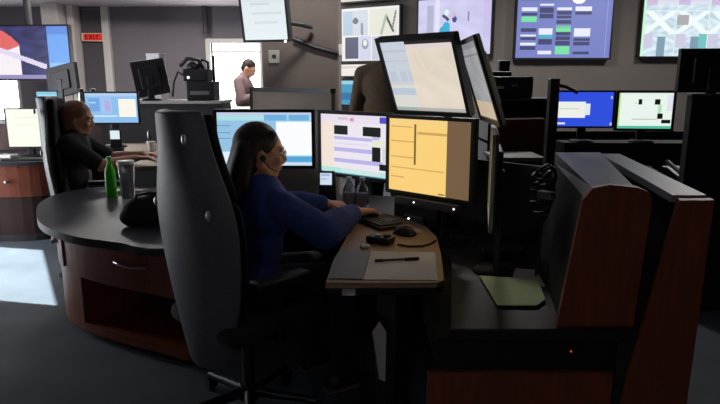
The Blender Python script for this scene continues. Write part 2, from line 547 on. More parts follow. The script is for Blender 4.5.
# pillar and dark door with pale jambs (left)
struct(MB().box((-4.98, 9.75, 0), (-4.72, FY, 2.66), None, 0.01).box((-4.70, 10.0, 0), (-4.60, FY, 2.66), None, 0.008).build('column_left', M['trimpale']))
dd = MB().box((-4.58, FY - 0.06, 0), (-4.24, FY - 0.005, 2.6)).build('door_2', M['darkdoor'])
struct(dd)
struct(MB().box((-4.24, FY - 0.09, 0), (-4.12, FY, 2.66), None, 0.006).build('trim_2', M['trimpale']))
# structural column mid-room
struct(MB().box((-0.99, 6.2, 0), (-0.21, 6.95, CZ), None, 0.02).build('column_middle', M['column']))
# conduit by the doorway
tag(MB().cone((-2.53, FY - 0.09, 2.22), (-2.53, FY - 0.09, 2.66), 0.045).build('conduit', M['dkgrey'], None, 40),
    'dark vertical conduit on the wall above the left door jamb', 'conduit')

# exit sign on the dark door panel
es = thing('exit_sign', 'small red exit sign between the two pale posts at far left', 'sign', (-4.40, FY - 0.085, 2.17))
MB().box((-0.17, -0.03, -0.065), (0.17, 0.025, 0.065), None, 0.004).build('housing', M['signpale'], es)
MB().box((-0.135, -0.036, -0.05), (0.168, -0.029, 0.05)).build('panel', M['red'], es)
def glyph(strokes, x, s=1.0):
    b = MB()
    for (x0, z0, x1, z1) in strokes:
        d = V((x1 - x0, 0, z1 - z0)); L = d.length
        a = math.atan2(d.z, d.x)
        b.box((-0.003, -0.002, -0.006), (L + 0.003, 0.001, 0.006), Matrix.Translation((x + x0, -0.038, z0)) @ Matrix.Rotation(-a, 4, 'Y'))
    return b
G = {'E': [(0, -.032, 0, .032), (0, .032, .035, .032), (0, 0, .03, 0), (0, -.032, .035, -.032)],
     'X': [(0, -.032, .036, .032), (0, .032, .036, -.032)],
     'I': [(0, -.032, 0, .032)],
     'T': [(.018, -.032, .018, .032), (0, .032, .036, .032)]}
for ch, x in (('E', -0.10), ('X', -0.035), ('I', 0.035), ('T', 0.07)):
    glyph(G[ch], x).build('letter', M['signletter'], es)

# ------------------------------------------------------------------ wall displays
def wall_tv(label, c, yaw, w, h, fn, res=(80, 54), tilt=0.0, group=None, hang=None, name='wall_display_screen'):
    t = thing(name, label, 'screen', c, yaw, group)
    mt = Matrix.Rotation(tilt, 4, 'X')
    b = 0.022
    MB().box((-w / 2 - b, 0.006, -h / 2 - b), (w / 2 + b, 0.07, h / 2 + b), mt, 0.006).build('casing', M['black'], t)
    k = MB()
    k.box((-w / 2 - b, -0.006, h / 2), (w / 2 + b, 0.01, h / 2 + b), mt).box((-w / 2 - b, -0.006, -h / 2 - b), (w / 2 + b, 0.01, -h / 2), mt)
    k.box((-w / 2 - b, -0.006, -h / 2), (-w / 2, 0.01, h / 2), mt).box((w / 2, -0.006, -h / 2), (w / 2 + b, 0.01, h / 2), mt)
    k.build('bezel', M['black'], t)
    picture('screen', w, h, fn, t, mt @ Matrix.Translation((0, 0.003, 0)), *res)
    if hang:
        MB().cone((0, 0.12, 0), (0, 0.12, hang - c[2]), 0.045).build('ceiling_pole', M['dkgrey'], t, 40)
        MB().box((-0.12, 0.06, -0.12), (0.12, 0.13, 0.12), None, 0.005).build('mount_bracket', M['dkgrey'], t)
    else:
        MB().box((-0.25, 0.06, -0.18), (0.25, 0.095, 0.18)).build('mount_bracket', M['dkgrey'], t)
    return t

def noise2(u, v, k=1.0):
    return 0.5 + 0.5 * math.sin(17.3 * u * k + 3 * math.sin(11.7 * v * k)) * math.cos(13.1 * v * k + 2 * math.sin(9.3 * u * k))

# status board: blue-grey with white and green cells
blu = rgb(118, 128, 196); blk = rgb(62, 66, 110); grn = rgb(120, 225, 160); wht = rgb(232, 234, 250); grn2 = rgb(110, 200, 165)
cols = [(0.05, 0.21), (0.235, 0.385), (0.415, 0.575), (0.605, 0.785)]
bs = []
def bar(ci, y0, y1, c):
    bs.append(('r', cols[ci][0], y0, cols[ci][1], y1, c))
YT = lambda y: (y + 3.0) / 64.0
for ci, y0, y1, c in ((0, 3, 5.4, grn), (0, 5.4, 7.4, blk), (0, 14.2, 17.4, wht), (0, 18.6, 21, blk), (0, 22, 27, grn), (0, 33, 36.5, blk), (0, 38.8, 41, wht), (0, 41.8, 44, blk), (0, 46.5, 49.4, wht), (0, 50, 53, blk),
                      (1, 3, 7, blk), (1, 10.5, 12.2, wht), (1, 14, 19, blk), (1, 20, 24, blk), (1, 33.5, 39, wht), (1, 39.5, 42.8, rgb(70, 180, 200)), (1, 43.2, 48, blk), (1, 54.5, 57.5, wht),
                      (2, 13.5, 16.2, wht), (2, 17.5, 20.2, blk), (2, 21.4, 24.3, blk), (2, 25.4, 28.6, blk), (2, 30.5, 33, grn2), (2, 33.2, 36.5, grn), (2, 37, 40, blk), (2, 41, 44, blk), (2, 45, 49, blk), (2, 50, 57.5, grn),
                      (3, -2, 6, rgb(225, 240, 235)), (3, 13.2, 16.8, wht), (3, 17.5, 20.4, blk), (3, 33, 41.2, wht), (3, 42.5, 45, blk), (3, 46, 49, blk), (3, 55, 57.5, blk)):
    bar(ci, YT(y0), YT(y1), c)
bs.append(('r', 0.46, 0.0, 0.8, YT(6.5), rgb(228, 240, 236)))
bs.append(('e', 0.64, YT(6), 0.07, 0.07, rgb(255, 252, 250)))
bs.append(('r', 0.945, 0, 0.952, 1, rgb(150, 155, 220)))
status_fn = painter(blu, bs)
wall_tv('wall display with blue status board of white and green bars', (2.65, 8.09, 2.195), 0, 1.23, 0.86, status_fn, (110, 76))

# camera mosaic display on the far right
def mosaic(u, v):
    iu, iv = int(u * 3), int(v * 3)
    a, b = u * 3 - iu, v * 3 - iv
    k = noise2(u + iu * 0.37, v + iv * 0.71, 1.6)
    c = (0.50 + 0.26 * k, 0.62 + 0.28 * k, 0.72 + 0.26 * k)
    if (iv == 1 and abs((a - 0.15) - b * 0.8) < 0.13) or (iv == 1 and abs((0.95 - a) - b * 0.9) < 0.12):
        c = (0.88, 0.97, 0.97)
    if iv == 2 and abs(a - 0.62) < 0.13 and b > 0.15:
        c = (0.22, 0.34, 0.44)
    if iv == 1 and iu == 1 and a < 0.4 and 0.2 < b < 0.6:
        c = (0.42, 0.42, 0.44)
    if iv == 0 and 0.1 < b < 0.75:
        c = (0.62, 0.52, 0.74) if a < 0.4 else (0.72, 0.76, 0.88)
    if iv == 2 and a < 0.35 and b < 0.6:
        c = (0.62, 0.60, 0.78)
    if iv == 2 and iu == 1 and a > 0.75:
        c = (0.18, 0.55, 0.55)
    if a < 0.025 or b < 0.03:
        c = (0.75, 0.93, 0.88)
    if u < 0.025:
        c = (0.55, 0.95, 0.65)
    return c
wall_tv('wall display with a pale grid of camera pictures at far right', (4.31, 8.09, 2.215), 0, 1.29, 0.86, mosaic, (110, 76))

# display with pale scene and turquoise figure
ywall = math.atan2(8.2 - 9.6, 1.9 + 0.4)
def wallpt(s, z, off=0.11):
    d = V((math.cos(ywall), math.sin(ywall), 0)); n = V((math.sin(ywall), -math.cos(ywall), 0))
    p = V((-0.4, 9.6, 0)) + d * s + n * off
    return (p.x, p.y, z)
lav = rgb(208, 206, 240)
pale_fn = painter(lambda u, v: tuple(c * (0.9 + 0.15 * noise2(u, v, 0.6)) for c in lav[:3]),
                  [('r', 0.13, 0.1, 0.22, 0.95, rgb(176, 178, 206)), ('r', 0.24, 0.0, 0.30, 1, rgb(225, 225, 245)),
                   ('e', 0.375, 0.60, 0.075, 0.13, rgb(30, 165, 205)), ('e', 0.40, 0.50, 0.05, 0.09, rgb(40, 175, 210)),
                   ('l', 0.36, 0.30, 0.42, 0.37, 0.022, rgb(50, 60, 100)), ('e', 0.51, 0.37, 0.03, 0.06, rgb(60, 70, 130)),
                   ('e', 0.40, 0.24, 0.035, 0.05, rgb(225, 240, 240)), ('l', 0.5, 0.25, 0.5, 0.32, 0.015, rgb(220, 170, 185)),
                   ('l', 0.70, 0.26, 0.70, 0.40, 0.012, rgb(130, 130, 170)), ('r', 0.9, 0.0, 1, 0.7, rgb(200, 190, 235))])
wall_tv('wall display with pale lilac picture and one turquoise figure', wallpt(2.02, 2.19), ywall, 1.06, 0.74, pale_fn, (96, 68))

# camera view display, two upper cells and lower strip
cc = [('r', 0.02, 0.04, 0.47, 0.52, rgb(205, 212, 222)), ('r', 0.03, 0.06, 0.20, 0.5, rgb(178, 198, 216)), ('e', 0.25, 0.24, 0.05, 0.06, rgb(100, 105, 112)),
      ('l', 0.36, 0.3, 0.37, 0.5, 0.02, rgb(140, 145, 160)),
      ('r', 0.5, 0.04, 0.97, 0.52, rgb(224, 225, 212)), ('l', 0.78, 0.18, 0.90, 0.46, 0.018, rgb(60, 68, 60)), ('l', 0.78, 0.16, 0.70, 0.5, 0.02, rgb(170, 180, 160)),
      ('l', 0.94, 0.10, 0.88, 0.44, 0.013, rgb(110, 120, 105)),
      ('r', 0.06, 0.55, 0.30, 0.96, rgb(84, 84, 110)), ('r', 0.31, 0.53, 0.52, 0.98, rgb(205, 210, 232)), ('e', 0.42, 0.68, 0.06, 0.10, rgb(150, 155, 165)),
      ('e', 0.42, 0.66, 0.035, 0.06, rgb(230, 235, 235)), ('r', 0.54, 0.55, 0.97, 0.98, rgb(196, 200, 214))]
cam_fn = painter(rgb(235, 235, 232), cc)
wall_tv('wall display of four camera pictures just right of the column', wallpt(0.70, 2.14), ywall, 0.98, 0.76, cam_fn, (96, 68))
cc2 = [('r', 0.02, 0.1, 0.3, 0.8, rgb(150, 60, 58)), ('r', 0.05, 0.1, 0.22, 0.9, rgb(60, 55, 40)), ('r', 0.33, 0.1, 0.62, 0.95, rgb(205, 195, 165)), ('r', 0.64, 0.1, 0.97, 0.95, rgb(150, 135, 115))]
wall_tv('low wide display cut off at the top edge, above the four camera pictures', wallpt(0.66, 2.77), ywall, 0.98, 0.30, painter(rgb(220, 212, 200), cc2), (60, 20))
# blue-lit display low behind the man in olive
wall_tv('small blue lit display low on the wall beside the column', wallpt(0.42, 1.29), ywall, 0.62, 0.36,
        painter(rgb(60, 150, 190), [('r', 0, 0, 1, 0.16, rgb(150, 205, 220)), ('r', 0.1, 0.5, 0.9, 0.8, rgb(40, 110, 160))]), (32, 20))
wall_tv('white strip display below the four camera pictures', wallpt(0.56, 1.625), ywall, 0.80, 0.17, painter(rgb(236, 230, 222), [('r', 0.05, 0.2, 0.5, 0.35, rgb(215, 205, 200))]), (20, 6))

# news screen hanging at far left
nv = rgb(48, 48, 100)
def news(u, v):
    c = tuple(x * (0.6 + 0.9 * noise2(u, v, 0.9)) for x in nv[:3])
    if u < 0.42 and v > 0.04 + 3.2 * (u - 0.12) ** 2:
        c = rgb(226, 104, 100) if v < 0.62 - 0.6 * u else rgb(245, 238, 245)
        if u < 0.14 and v > 0.8:
            c = rgb(100, 70, 110)
    if abs((u - 0.36) * 0.62 - (v - 0.55)) < 0.05 and u < 0.72:
        c = rgb(225, 215, 240)
    if v > 0.93 and u < 0.75:
        c = rgb(150, 140, 190)
    if u > 0.755:
        c = rgb(110, 165, 240) if v > 0.15 else rgb(96, 140, 225)
        if v > 0.7:
            c = rgb(140, 195, 245)
    return c
wall_tv('big hanging screen at far left with coral shape and light blue side panel', (-4.32, 8.0, 1.825), R(-4), 1.15, 0.66, news, (90, 52), hang=CZ, name='hanging_screen')

# hanging white monitor next to the column
hang = monitor('hanging_monitor', 'white-screened monitor hung high on an arm beside the column', 'monitor', (-0.86, 5.6, 1.83), R(-16), 0.205, 0.42, 0.40,
               painter(lambda u, v: tuple(c * (0.95 + 0.1 * v) for c in rgb(226, 236, 240)[:3]),
                       [('r', 0.2, 0.2, 0.65, 0.25, rgb(206, 216, 224)), ('r', 0.22, 0.4, 0.9, 0.44, rgb(210, 220, 228)), ('r', 0.25, 0.6, 0.8, 0.64, rgb(210, 222, 228))]),
               tilt=R(11), stand=None, depth=0.07, bez=0.02)
MB().tube([(0.0, 0.08, 0.2), (0.10, 0.22, 0.18), (0.20, 0.42, 0.17), (0.22, 0.60, 0.16)], 0.025).build('mount_arm', M['dkgrey'], hang)
MB().sphere((0.205, -0.012, -0.012), 0.012).build('power_light', M['led'], hang)
tag(MB().tube([(-0.66, 6.165, 1.88), (-0.45, 6.165, 1.80), (-0.22, 6.165, 1.74)], 0.026).build('mounting_rail', M['black']),
    'dark slanting rail fixed across the upper column face', 'rail')
sw = thing('wall_box', 'small pale wall box with dark centre on the column', 'wall box', (-0.86, 6.2, 1.71))
MB().box((-0.055, -0.03, -0.065), (0.055, 0.0, 0.065), None, 0.006).build('cover_plate', M['palegrey'], sw)
MB().cone((0.0, -0.035, 0.0), (0.0, -0.029, 0.0), 0.022).build('dial', M['dkgrey'], sw)
tag(MB().box((-0.212, 6.17, 1.72), (-0.18, 6.20, 1.83), None, 0.004).build('mounted_plate', M['white']), 'narrow white plate on the right edge of the column', 'plate')
# glass-topped partition in front of the column
ps = thing('privacy_screen', 'low grey partition with a dark top rail in front of the column', 'partition')
a_, b_ = V((-1.06, 6.05, 0)), V((-0.22, 5.0, 0))
dn = (b_ - a_).normalized(); qn = V((-dn.y, dn.x, 0)) * 0.02
MB().hexa([a_ - qn, b_ - qn, b_ + qn, a_ + qn] + [p + V((0, 0, 1.37)) for p in (a_ - qn, b_ - qn, b_ + qn, a_ + qn)]).build('panel', M['column'], ps)
q2 = qn * 1.3
MB().hexa([p + V((0, 0, 1.37)) for p in (a_ - q2, b_ - q2, b_ + q2, a_ + q2)] + [p + V((0, 0, 1.41)) for p in (a_ - q2, b_ - q2, b_ + q2, a_ + q2)]).build('top_rail', M['black'], ps)
MB().box((a_.x - 0.03, a_.y - 0.03, 0), (a_.x + 0.03, a_.y + 0.03, 1.41)).build('end_post', M['dkgrey'], ps)

# ------------------------------------------------------------------ near console: worktop, drawer unit, keyboard table
def smooth_poly(pts, n=6, closed=True):
    out = []
    N = len(pts)
    for i in range(N):
        p0_, p1_, p2_, p3_ = (V((*pts[(i + k) % N], 0)) for k in (-1, 0, 1, 2))
        for k in range(n):
            t = k / n
            q = 0.5 * ((2 * p1_) + (-p0_ + p2_) * t + (2 * p0_ - 5 * p1_ + 4 * p2_ - p3_) * t * t + (-p0_ + 3 * p1_ - 3 * p2_ + p3_) * t ** 3)
            out.append((q.x, q.y))
    return out

front = smooth_poly([(-0.84, 2.66), (-1.17, 2.72), (-1.40, 2.82), (-1.66, 3.05), (-1.84, 3.33), (-1.98, 3.65), (-2.0, 3.95), (-1.90, 4.14), (-1.62, 4.22), (-1.3, 4.1), (-0.9, 3.9)], 5)
i0 = front.index((-0.84, 2.66)) if (-0.84, 2.66) in front else 0
front = front[:5 * 10 + 1]
inner = [(0.0, 3.9), (0.62, 3.7), (0.948, 3.205), (0.368, 2.805), (0.2, 3.08), (-0.05, 3.19), (-0.4, 3.26), (-0.62, 3.1), (-0.72, 2.85)]
wt = MB().prism(front + inner, 0.70, 0.74, 0.008).build('console_worktop', M['laminate'])
tag(wt, 'dark grey worktop with a rounded left end curving under the monitors', 'worktop')

sw_ = MB().prism([(0.95, 3.202), (0.98, 2.5), (0.84, 1.70), (0.27, 1.70), (0.40, 2.48), (0.37, 2.802)], 0.70, 0.74, 0.008).build('side_worktop', M['lamblack'])
tag(sw_, 'black side worktop at right carrying the green folder and the riser', 'worktop')

dc = thing('drawer_cabinet', 'curved dark red wooden drawer cabinet under the rounded worktop end', 'cabinet')
bf = [(-0.86, 2.92), (-1.10, 3.00), (-1.36, 3.13), (-1.60, 3.28), (-1.78, 3.45), (-1.88, 3.65), (-1.90, 3.9)]
bf = [bf[0]] + smooth_poly(bf, 4)[2:25] + [bf[-1]]
def inset(pl, k):
    c = V((-1.15, 3.75))
    return [tuple(V(p) + (c - V(p)).normalized() * k) for p in pl]
back_ = [(-1.80, 4.0), (-0.86, 4.0)]
# top band (drawer level) and base plinth follow the curve; shelf opening between them
MB().prism(bf + back_, 0.375, 0.70).build('drawer_carcass', M['mahog'], dc)
MB().prism(bf + back_, 0.05, 0.10).build('base_panel', M['mahog'], dc)
MB().prism(inset(bf, 0.05) + back_, 0.0, 0.05).build('plinth', M['blackmatte'], dc)
n_ = len(bf)
MB().prism(bf[n_ - 14:] + back_[:1] + inset(bf[n_ - 14:], 0.06)[::-1][:1] + inset(bf[n_ - 14:], 0.35)[::-1], 0.10, 0.375).build('end_panel', M['mahog'], dc)
MB().prism([(-0.90, 2.935), (-0.86, 2.92), (-0.86, 4.0), (-0.90, 4.0)], 0.10, 0.375).build('side_panel', M['mahog'], dc)
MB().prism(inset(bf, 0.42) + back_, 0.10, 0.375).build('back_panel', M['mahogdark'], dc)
def curved_front(i0, i1, z0, z1, k=0.012):
    a = inset(bf[i0:i1 + 1], -k)
    return MB().prism(a + bf[i0:i1 + 1][::-1], z0, z1)
d1 = curved_front(1, 13, 0.40, 0.665).build('drawer', M['mahog'], dc)
d2 = curved_front(14, n_ - 1, 0.40, 0.665).build('drawer', M['mahog'], dc)
def bow(p, q, out, z, r=0.006):
    p, q = V((*p, z)), V((*q, z))
    o = V((out[0], out[1], 0)).normalized() * 0.03
    return MB().tube([p, p + o * 0.8, p.lerp(q, 0.25) + o + V((0, 0, -0.008)), p.lerp(q, 0.5) + o * 1.1 + V((0, 0, -0.012)), p.lerp(q, 0.75) + o + V((0, 0, -0.008)), q + o * 0.8, q], r)
hA = inset(bf, -0.012)
bow(hA[3], hA[6], (-0.4, -0.9), 0.53).build('handle', M['chrome'], d1, 60, 'curved steel handle')
bow(hA[n_ - 9], hA[n_ - 4], (-0.9, -0.5), 0.53, 0.010).build('handle', M['chrome'], d2, 60, 'curved steel handle')
MB().sphere((*hA[n_ - 3], 0.66), 0.02).build('lock', M['chrome'], d2)

kt = thing('keyboard_table', 'pale wooden height-adjustable table holding the keyboard and paper', 'table', (0.1, 2.4, 0))
kp = [(-0.115, 1.90), (0.255, 1.90), (0.285, 1.93), (0.315, 2.25), (0.33, 2.50), (0.305, 2.68), (0.24, 2.82), (0.13, 2.96), (0.0, 3.05), (-0.30, 3.13), (-0.36, 3.0), (-0.22, 2.85), (-0.10, 2.70), (-0.055, 2.48), (-0.10, 2.15)]
kp = [(x - 0.1, y - 2.4) for x, y in kp]
MB().prism(kp, 0.80, 0.82, 0.003).build('tabletop', M['oak'], kt)
MB().prism([(x * 0.985, y * 0.985) for x, y in kp], 0.775, 0.80).build('edge_band', M['blackmatte'], kt)
MB().box((-0.03, -0.02, 0.03), (0.05, 0.06, 0.775), None, 0.004).build('lifting_column', M['steeldark'], kt)
MB().box((-0.10, -0.34, 0.0), (0.12, 0.42, 0.03), None, 0.006).build('foot', M['steeldark'], kt)
MB().box((-0.16, -0.512, 0.779), (-0.115, -0.492, 0.797), None, 0.002).build('height_switch', M['white'], kt)

# under-desk panels that close the console from behind; right end added to block back light
mp = MB()
mp.prism([(-0.80, 3.80), (0.52, 3.60), (0.90, 3.05), (0.93, 2.66), (0.96, 2.66), (0.93, 3.07), (0.55, 3.64), (-0.80, 3.84)], 0, 0.699)
tag(mp.build('modesty_panel', M['blackmatte']), 'dark panel closing the back of the console under the monitors', 'panel')

bb = thing('backboard', 'black board standing at the far edge of the side worktop behind the stands', 'board')
e0, e1 = V((0.90, 2.60, 0)), V((0.20, 3.28, 0))
d_ = (e1 - e0).normalized(); n_b = V((-d_.y, d_.x, 0)) * 0.012
MB().hexa([p + V((0, 0, 0.7405)) for p in (e0 - n_b, e1 - n_b, e1 + n_b, e0 + n_b)] + [p + V((0, 0, 1.10)) for p in (e0 - n_b, e1 - n_b, e1 + n_b, e0 + n_b)]).build('panel', M['blackmatte'], bb)
for k in range(3):
    q_ = e0.lerp(e1, 0.2 + 0.3 * k)
    MB().box((-0.05, -0.03, 0.0), (0.05, -0.013, 0.05), Matrix.Translation(q_ + V((0, 0, 0.745))) @ Matrix.Rotation(math.atan2(-d_.y, -d_.x), 4, 'Z')).build('foot', M['black'], bb)

# right arm: pedestal below the worktop, riser on it, tall partition
pd = thing('side_pedestal', 'dark red pedestal with black recessed band below the side worktop', 'pedestal')
MB().box((0.21, 1.709, 0.0), (0.785, 1.734, 0.595), None, 0.004).build('front_panel', M['mahog'], pd)
MB().box((0.24, 1.735, 0.595), (0.80, 2.6, 0.699)).build('recessed_band', M['blackmatte'], pd)
MB().box((0.42, 1.735, 0.0), (0.80, 2.6, 0.595)).build('body', M['blackmatte'], pd)
MB().cone((0.655, 1.728, 0.655), (0.655, 1.736, 0.655), 0.0025).build('indicator_light', M['ledred'], pd)

rs = thing('console_riser', 'dark red wooden riser standing on the side worktop, grey top', 'riser')
def lerp(a, b, t):
    return tuple(x + (y - x) * t for x, y in zip(a, b))
# near end (Y 1.72) and far end (Y 2.53)
nb = [(0.600, 1.72), (0.835, 1.72)]; ntp = [(0.648, 1.72), (0.855, 1.72)]
fb = [(0.775, 2.53), (0.985, 2.53)]; ftp = [(0.826, 2.53), (1.016, 2.53)]
Z0, Z1 = 0.7405, 1.165
near_prof = [(nb[0][0], Z0), (nb[1][0], Z0), (ntp[1][0], Z1 - 0.03), (ntp[1][0] - 0.012, Z1 - 0.006), (ntp[1][0] - 0.045, Z1 + 0.008), (ntp[0][0] + 0.08, Z1 + 0.016), (ntp[0][0] + 0.03, Z1 + 0.006), (ntp[0][0] + 0.004, Z1 - 0.03)]
b = MB()
va = [b.bm.verts.new((x, 1.72, z)) for x, z in near_prof]
vb = [b.bm.verts.new((x + 0.008, 1.755, z)) for x, z in near_prof]
b.bm.faces.new(va[::-1]); b.bm.faces.new(vb)
for k in range(len(va)):
    b.bm.faces.new((va[k], va[(k + 1) % len(va)], vb[(k + 1) % len(va)], vb[k]))
b.build('end_panel', M['mahog'], rs)
MB().hexa([(nb[0][0] + 0.02, 1.756, Z0), (nb[1][0] - 0.02, 1.756, Z0), (*fb[1], Z0), (*fb[0], Z0),
           (ntp[0][0] + 0.02, 1.756, Z1 - 0.03), (ntp[1][0] - 0.01, 1.756, Z1 - 0.03), (*ftp[1], Z1 - 0.03), (*ftp[0], Z1 - 0.03)]).build('carcass', M['blackmatte'], rs)
MB().hexa([(ntp[0][0] + 0.022, 1.757, Z1 - 0.029), (ntp[1][0] - 0.012, 1.757, Z1 - 0.029), (*ftp[1], Z1 - 0.029), (*ftp[0], Z1 - 0.029),
           (ntp[0][0] + 0.04, 1.757, Z1 + 0.004), (ntp[1][0] - 0.04, 1.757, Z1 + 0.004), (ftp[1][0], 2.53, Z1 + 0.015), (ftp[0][0], 2.53, Z1 + 0.015)]).build('top', M['laprail'], rs)

tp = thing('console_partition', 'tall narrow dark red partition at right with long grey cap', 'partition')
# near end panel tapering wider at the base
pr = [(0.735, 0.0), (0.985, 0.0), (0.995, 0.6), (1.004, 1.146), (0.906, 1.146), (0.80, 0.60)]
b = MB()
va = [b.bm.verts.new((x, 1.665, z)) for x, z in pr]
vb = [b.bm.verts.new((x + 0.012, 1.705, z)) for x, z in pr]
for k in range(6):
    if pr[k][0] < 0.9:
        vb[k].co.y = 1.69
b.bm.faces.new(va[::-1]); b.bm.faces.new(vb)
for k in range(6):
    b.bm.faces.new((va[k], va[(k + 1) % 6], vb[(k + 1) % 6], vb[k]))
b.build('end_panel', M['mahog'], tp)
MB().hexa([(0.935, 1.71, 0), (0.995, 1.71, 0), (1.155, 2.68, 0), (1.10, 2.68, 0), (0.935, 1.71, 1.13), (0.995, 1.71, 1.13), (1.155, 2.68, 1.13), (1.10, 2.68, 1.13)]).build('panel', M['blackmatte'], tp)
MB().hexa([(0.905, 1.712, 1.131), (1.010, 1.712, 1.131), (1.172, 2.70, 1.131), (1.075, 2.70, 1.131), (0.909, 1.712, 1.152), (1.008, 1.712, 1.152), (1.168, 2.69, 1.155), (1.079, 2.69, 1.155)]).build('cap', M['laprail'], tp)

# ------------------------------------------------------------------ monitors of the near console
WZ = 0.741
cad = [('r', 0, 0, 1, 0.06, rgb(196, 205, 232)), ('r', 0.0, 0.06, 0.55, 0.13, rgb(170, 225, 225)), ('r', 0.5, 0.05, 0.97, 0.15, rgb(110, 175, 222)), ('r', 0.74, 0.05, 0.76, 0.15, rgb(160, 205, 235)),
       ('r', 0, 0.16, 0.62, 1, rgb(150, 195, 228)), ('r', 0.62, 0.17, 1, 0.80, rgb(250, 252, 255)), ('r', 0.0, 0.24, 0.14, 0.27, rgb(110, 160, 205)), ('r', 0.0, 0.36, 0.14, 0.39, rgb(110, 160, 205)),
       ('r', 0.0, 0.48, 0.14, 0.51, rgb(110, 160, 205)), ('r', 0, 0.75, 0.18, 1, rgb(225, 240, 248)), ('r', 0.62, 0.82, 1, 0.93, rgb(85, 165, 215)), ('r', 0.62, 0.93, 1, 1, rgb(200, 222, 240))]
monitor('computer_monitor', 'monitor with light blue and white screen behind the woman in navy', 'monitor', (-0.55, 3.46, WZ), R(-2), 0.405, 0.545, 0.305,
        painter(rgb(175, 215, 235), cad), res=(80, 46))
lb = rgb(186, 178, 232); bk = rgb(16, 16, 14)
cad2 = [('r', 0, 0, 1, 0.13, rgb(232, 222, 236)), ('r', 0.84, 0.02, 0.98, 0.12, rgb(84, 72, 205)), ('r', 0.26, 0.05, 0.40, 0.09, rgb(210, 190, 205)), ('e', 0.46, 0.08, 0.03, 0.03, rgb(215, 140, 160)),
        ('r', 0.0, 0.13, 0.20, 0.90, rgb(240, 226, 214)), ('r', 0.2, 0.13, 1, 0.90, rgb(235, 230, 238)),
        ('r', 0.20, 0.36, 0.74, 0.42, lb), ('r', 0.20, 0.55, 0.74, 0.61, lb), ('r', 0.20, 0.73, 0.90, 0.80, lb), ('r', 0.22, 0.46, 0.70, 0.50, rgb(226, 218, 236)),
        ('r', 0.2, 0.18, 0.40, 0.34, bk), ('r', 0.62, 0.18, 0.86, 0.34, bk), ('r', 0.74, 0.34, 0.84, 0.38, rgb(190, 188, 235)), ('r', 0.74, 0.38, 0.98, 0.50, rgb(228, 232, 214)), ('r', 0.74, 0.50, 0.86, 0.74, bk), ('r', 0.88, 0.50, 0.98, 0.76, rgb(214, 216, 214)), ('r', 0.84, 0.76, 0.99, 0.86, bk),
        ('r', 0, 0.90, 0.99, 0.98, rgb(176, 230, 218)), ('r', 0.3, 0.90, 0.85, 0.96, rgb(205, 230, 228)), ('r', 0, 0.98, 1, 1, rgb(60, 110, 130))]
def face_yaw(nx, ny):
    return math.atan2(nx, -ny)
def place_mon(pl, pr_):
    """panel from left point to right point (as seen from the front) -> centre, yaw, width"""
    a, b = V(pl), V(pr_)
    d = b - a
    return (a + b) / 2, math.atan2(d.y, d.x), d.length
c, yw, w = place_mon((-0.226, 3.28), (0.168, 2.95))
monitor('computer_monitor', 'monitor with white form and black blocks on its screen, left of yellow one', 'monitor', (c.x, c.y, WZ), yw, 0.405, w - 0.036, 0.315,
        painter(rgb(238, 230, 232), cad2), res=(70, 60))
yel = rgb(250, 208, 122)
ycol = [('r', 0, 0, 1, 0.10, rgb(246, 208, 130)), ('r', 0.03, 0.10, 0.30, 0.12, rgb(210, 172, 96)), ('r', 0.33, 0.06, 0.355, 0.62, rgb(120, 92, 44)), ('r', 0.365, 0.16, 0.72, 0.20, rgb(204, 164, 92)),
        ('r', 0.03, 0.30, 0.33, 0.32, rgb(206, 168, 92)), ('r', 0.03, 0.36, 0.33, 0.37, rgb(214, 178, 98)), ('r', 0.03, 0.52, 0.33, 0.54, rgb(206, 168, 92)), ('r', 0.03, 0.66, 0.7, 0.68, rgb(212, 172, 96)),
        ('r', 0.03, 0.80, 0.2, 0.815, rgb(205, 165, 95)), ('r', 0.64, 0.97, 0.71, 0.99, rgb(120, 92, 50)), ('r', 0.72, 0, 1, 1, rgb(116, 92, 66))]
c, yw, w = place_mon((0.128, 2.86), (0.482, 2.53))
ym = monitor('computer_monitor', 'monitor with yellow window and dull brown strip on its screen', 'monitor', (c.x, c.y, WZ), yw, 0.395, w - 0.03, 0.338,
             painter(yel, ycol), res=(80, 60), bez=0.016)
sb = MB().box((-0.17, -0.03, 0.165), (0.19, 0.03, 0.205), None, 0.008).build('speaker_bar', M['dkgrey'], ym)
for x in (-0.05, 0.17):
    MB().sphere((x, -0.031, 0.187), 0.0045).build('power_light', M['led'], sb)
mapc = rgb(226, 214, 198)
def mapf(u, v):
    c = tuple(x * (0.94 + 0.1 * noise2(u, v, 0.5)) for x in mapc[:3])
    if v < 0.045:
        c = rgb(196, 205, 222) if u < 0.36 else rgb(34, 30, 34)
    elif u < 0.36:
        c = rgb(200, 206, 216) if v < 0.62 else rgb(218, 216, 210)
        if 0.12 < v < 0.15 or 0.26 < v < 0.29:
            c = rgb(186, 195, 210)
        if 0.42 < v < 0.56 and int(u * 22) % 3 != 0:
            c = rgb(188, 198, 212)
        if 0.66 < v < 0.76:
            c = rgb(186, 199, 214)
    else:
        if abs(v - 0.55 - 0.25 * math.sin(u * 6)) < 0.02 or abs(u - 0.6 - 0.3 * (v - 0.5)) < 0.015:
            c = rgb(227, 215, 194)
        if v < 0.12:
            c = rgb(224, 210, 208)
    if v > 0.95:
        c = rgb(176, 178, 172)
        if u < 0.3 and v < 0.98:
            c = rgb(150, 180, 168)
    return c
c, yw, w = place_mon((0.160, 2.785), (0.452, 2.49))
off = 0.0
monitor('upper_monitor', 'upper monitor with pale map on its screen above the yellow one', 'monitor', (c.x, c.y, WZ), yw, 0.752, w - 0.03, 0.318, mapf,
        tilt=R(23), stand='pole', res=(76, 60), off=0.06)
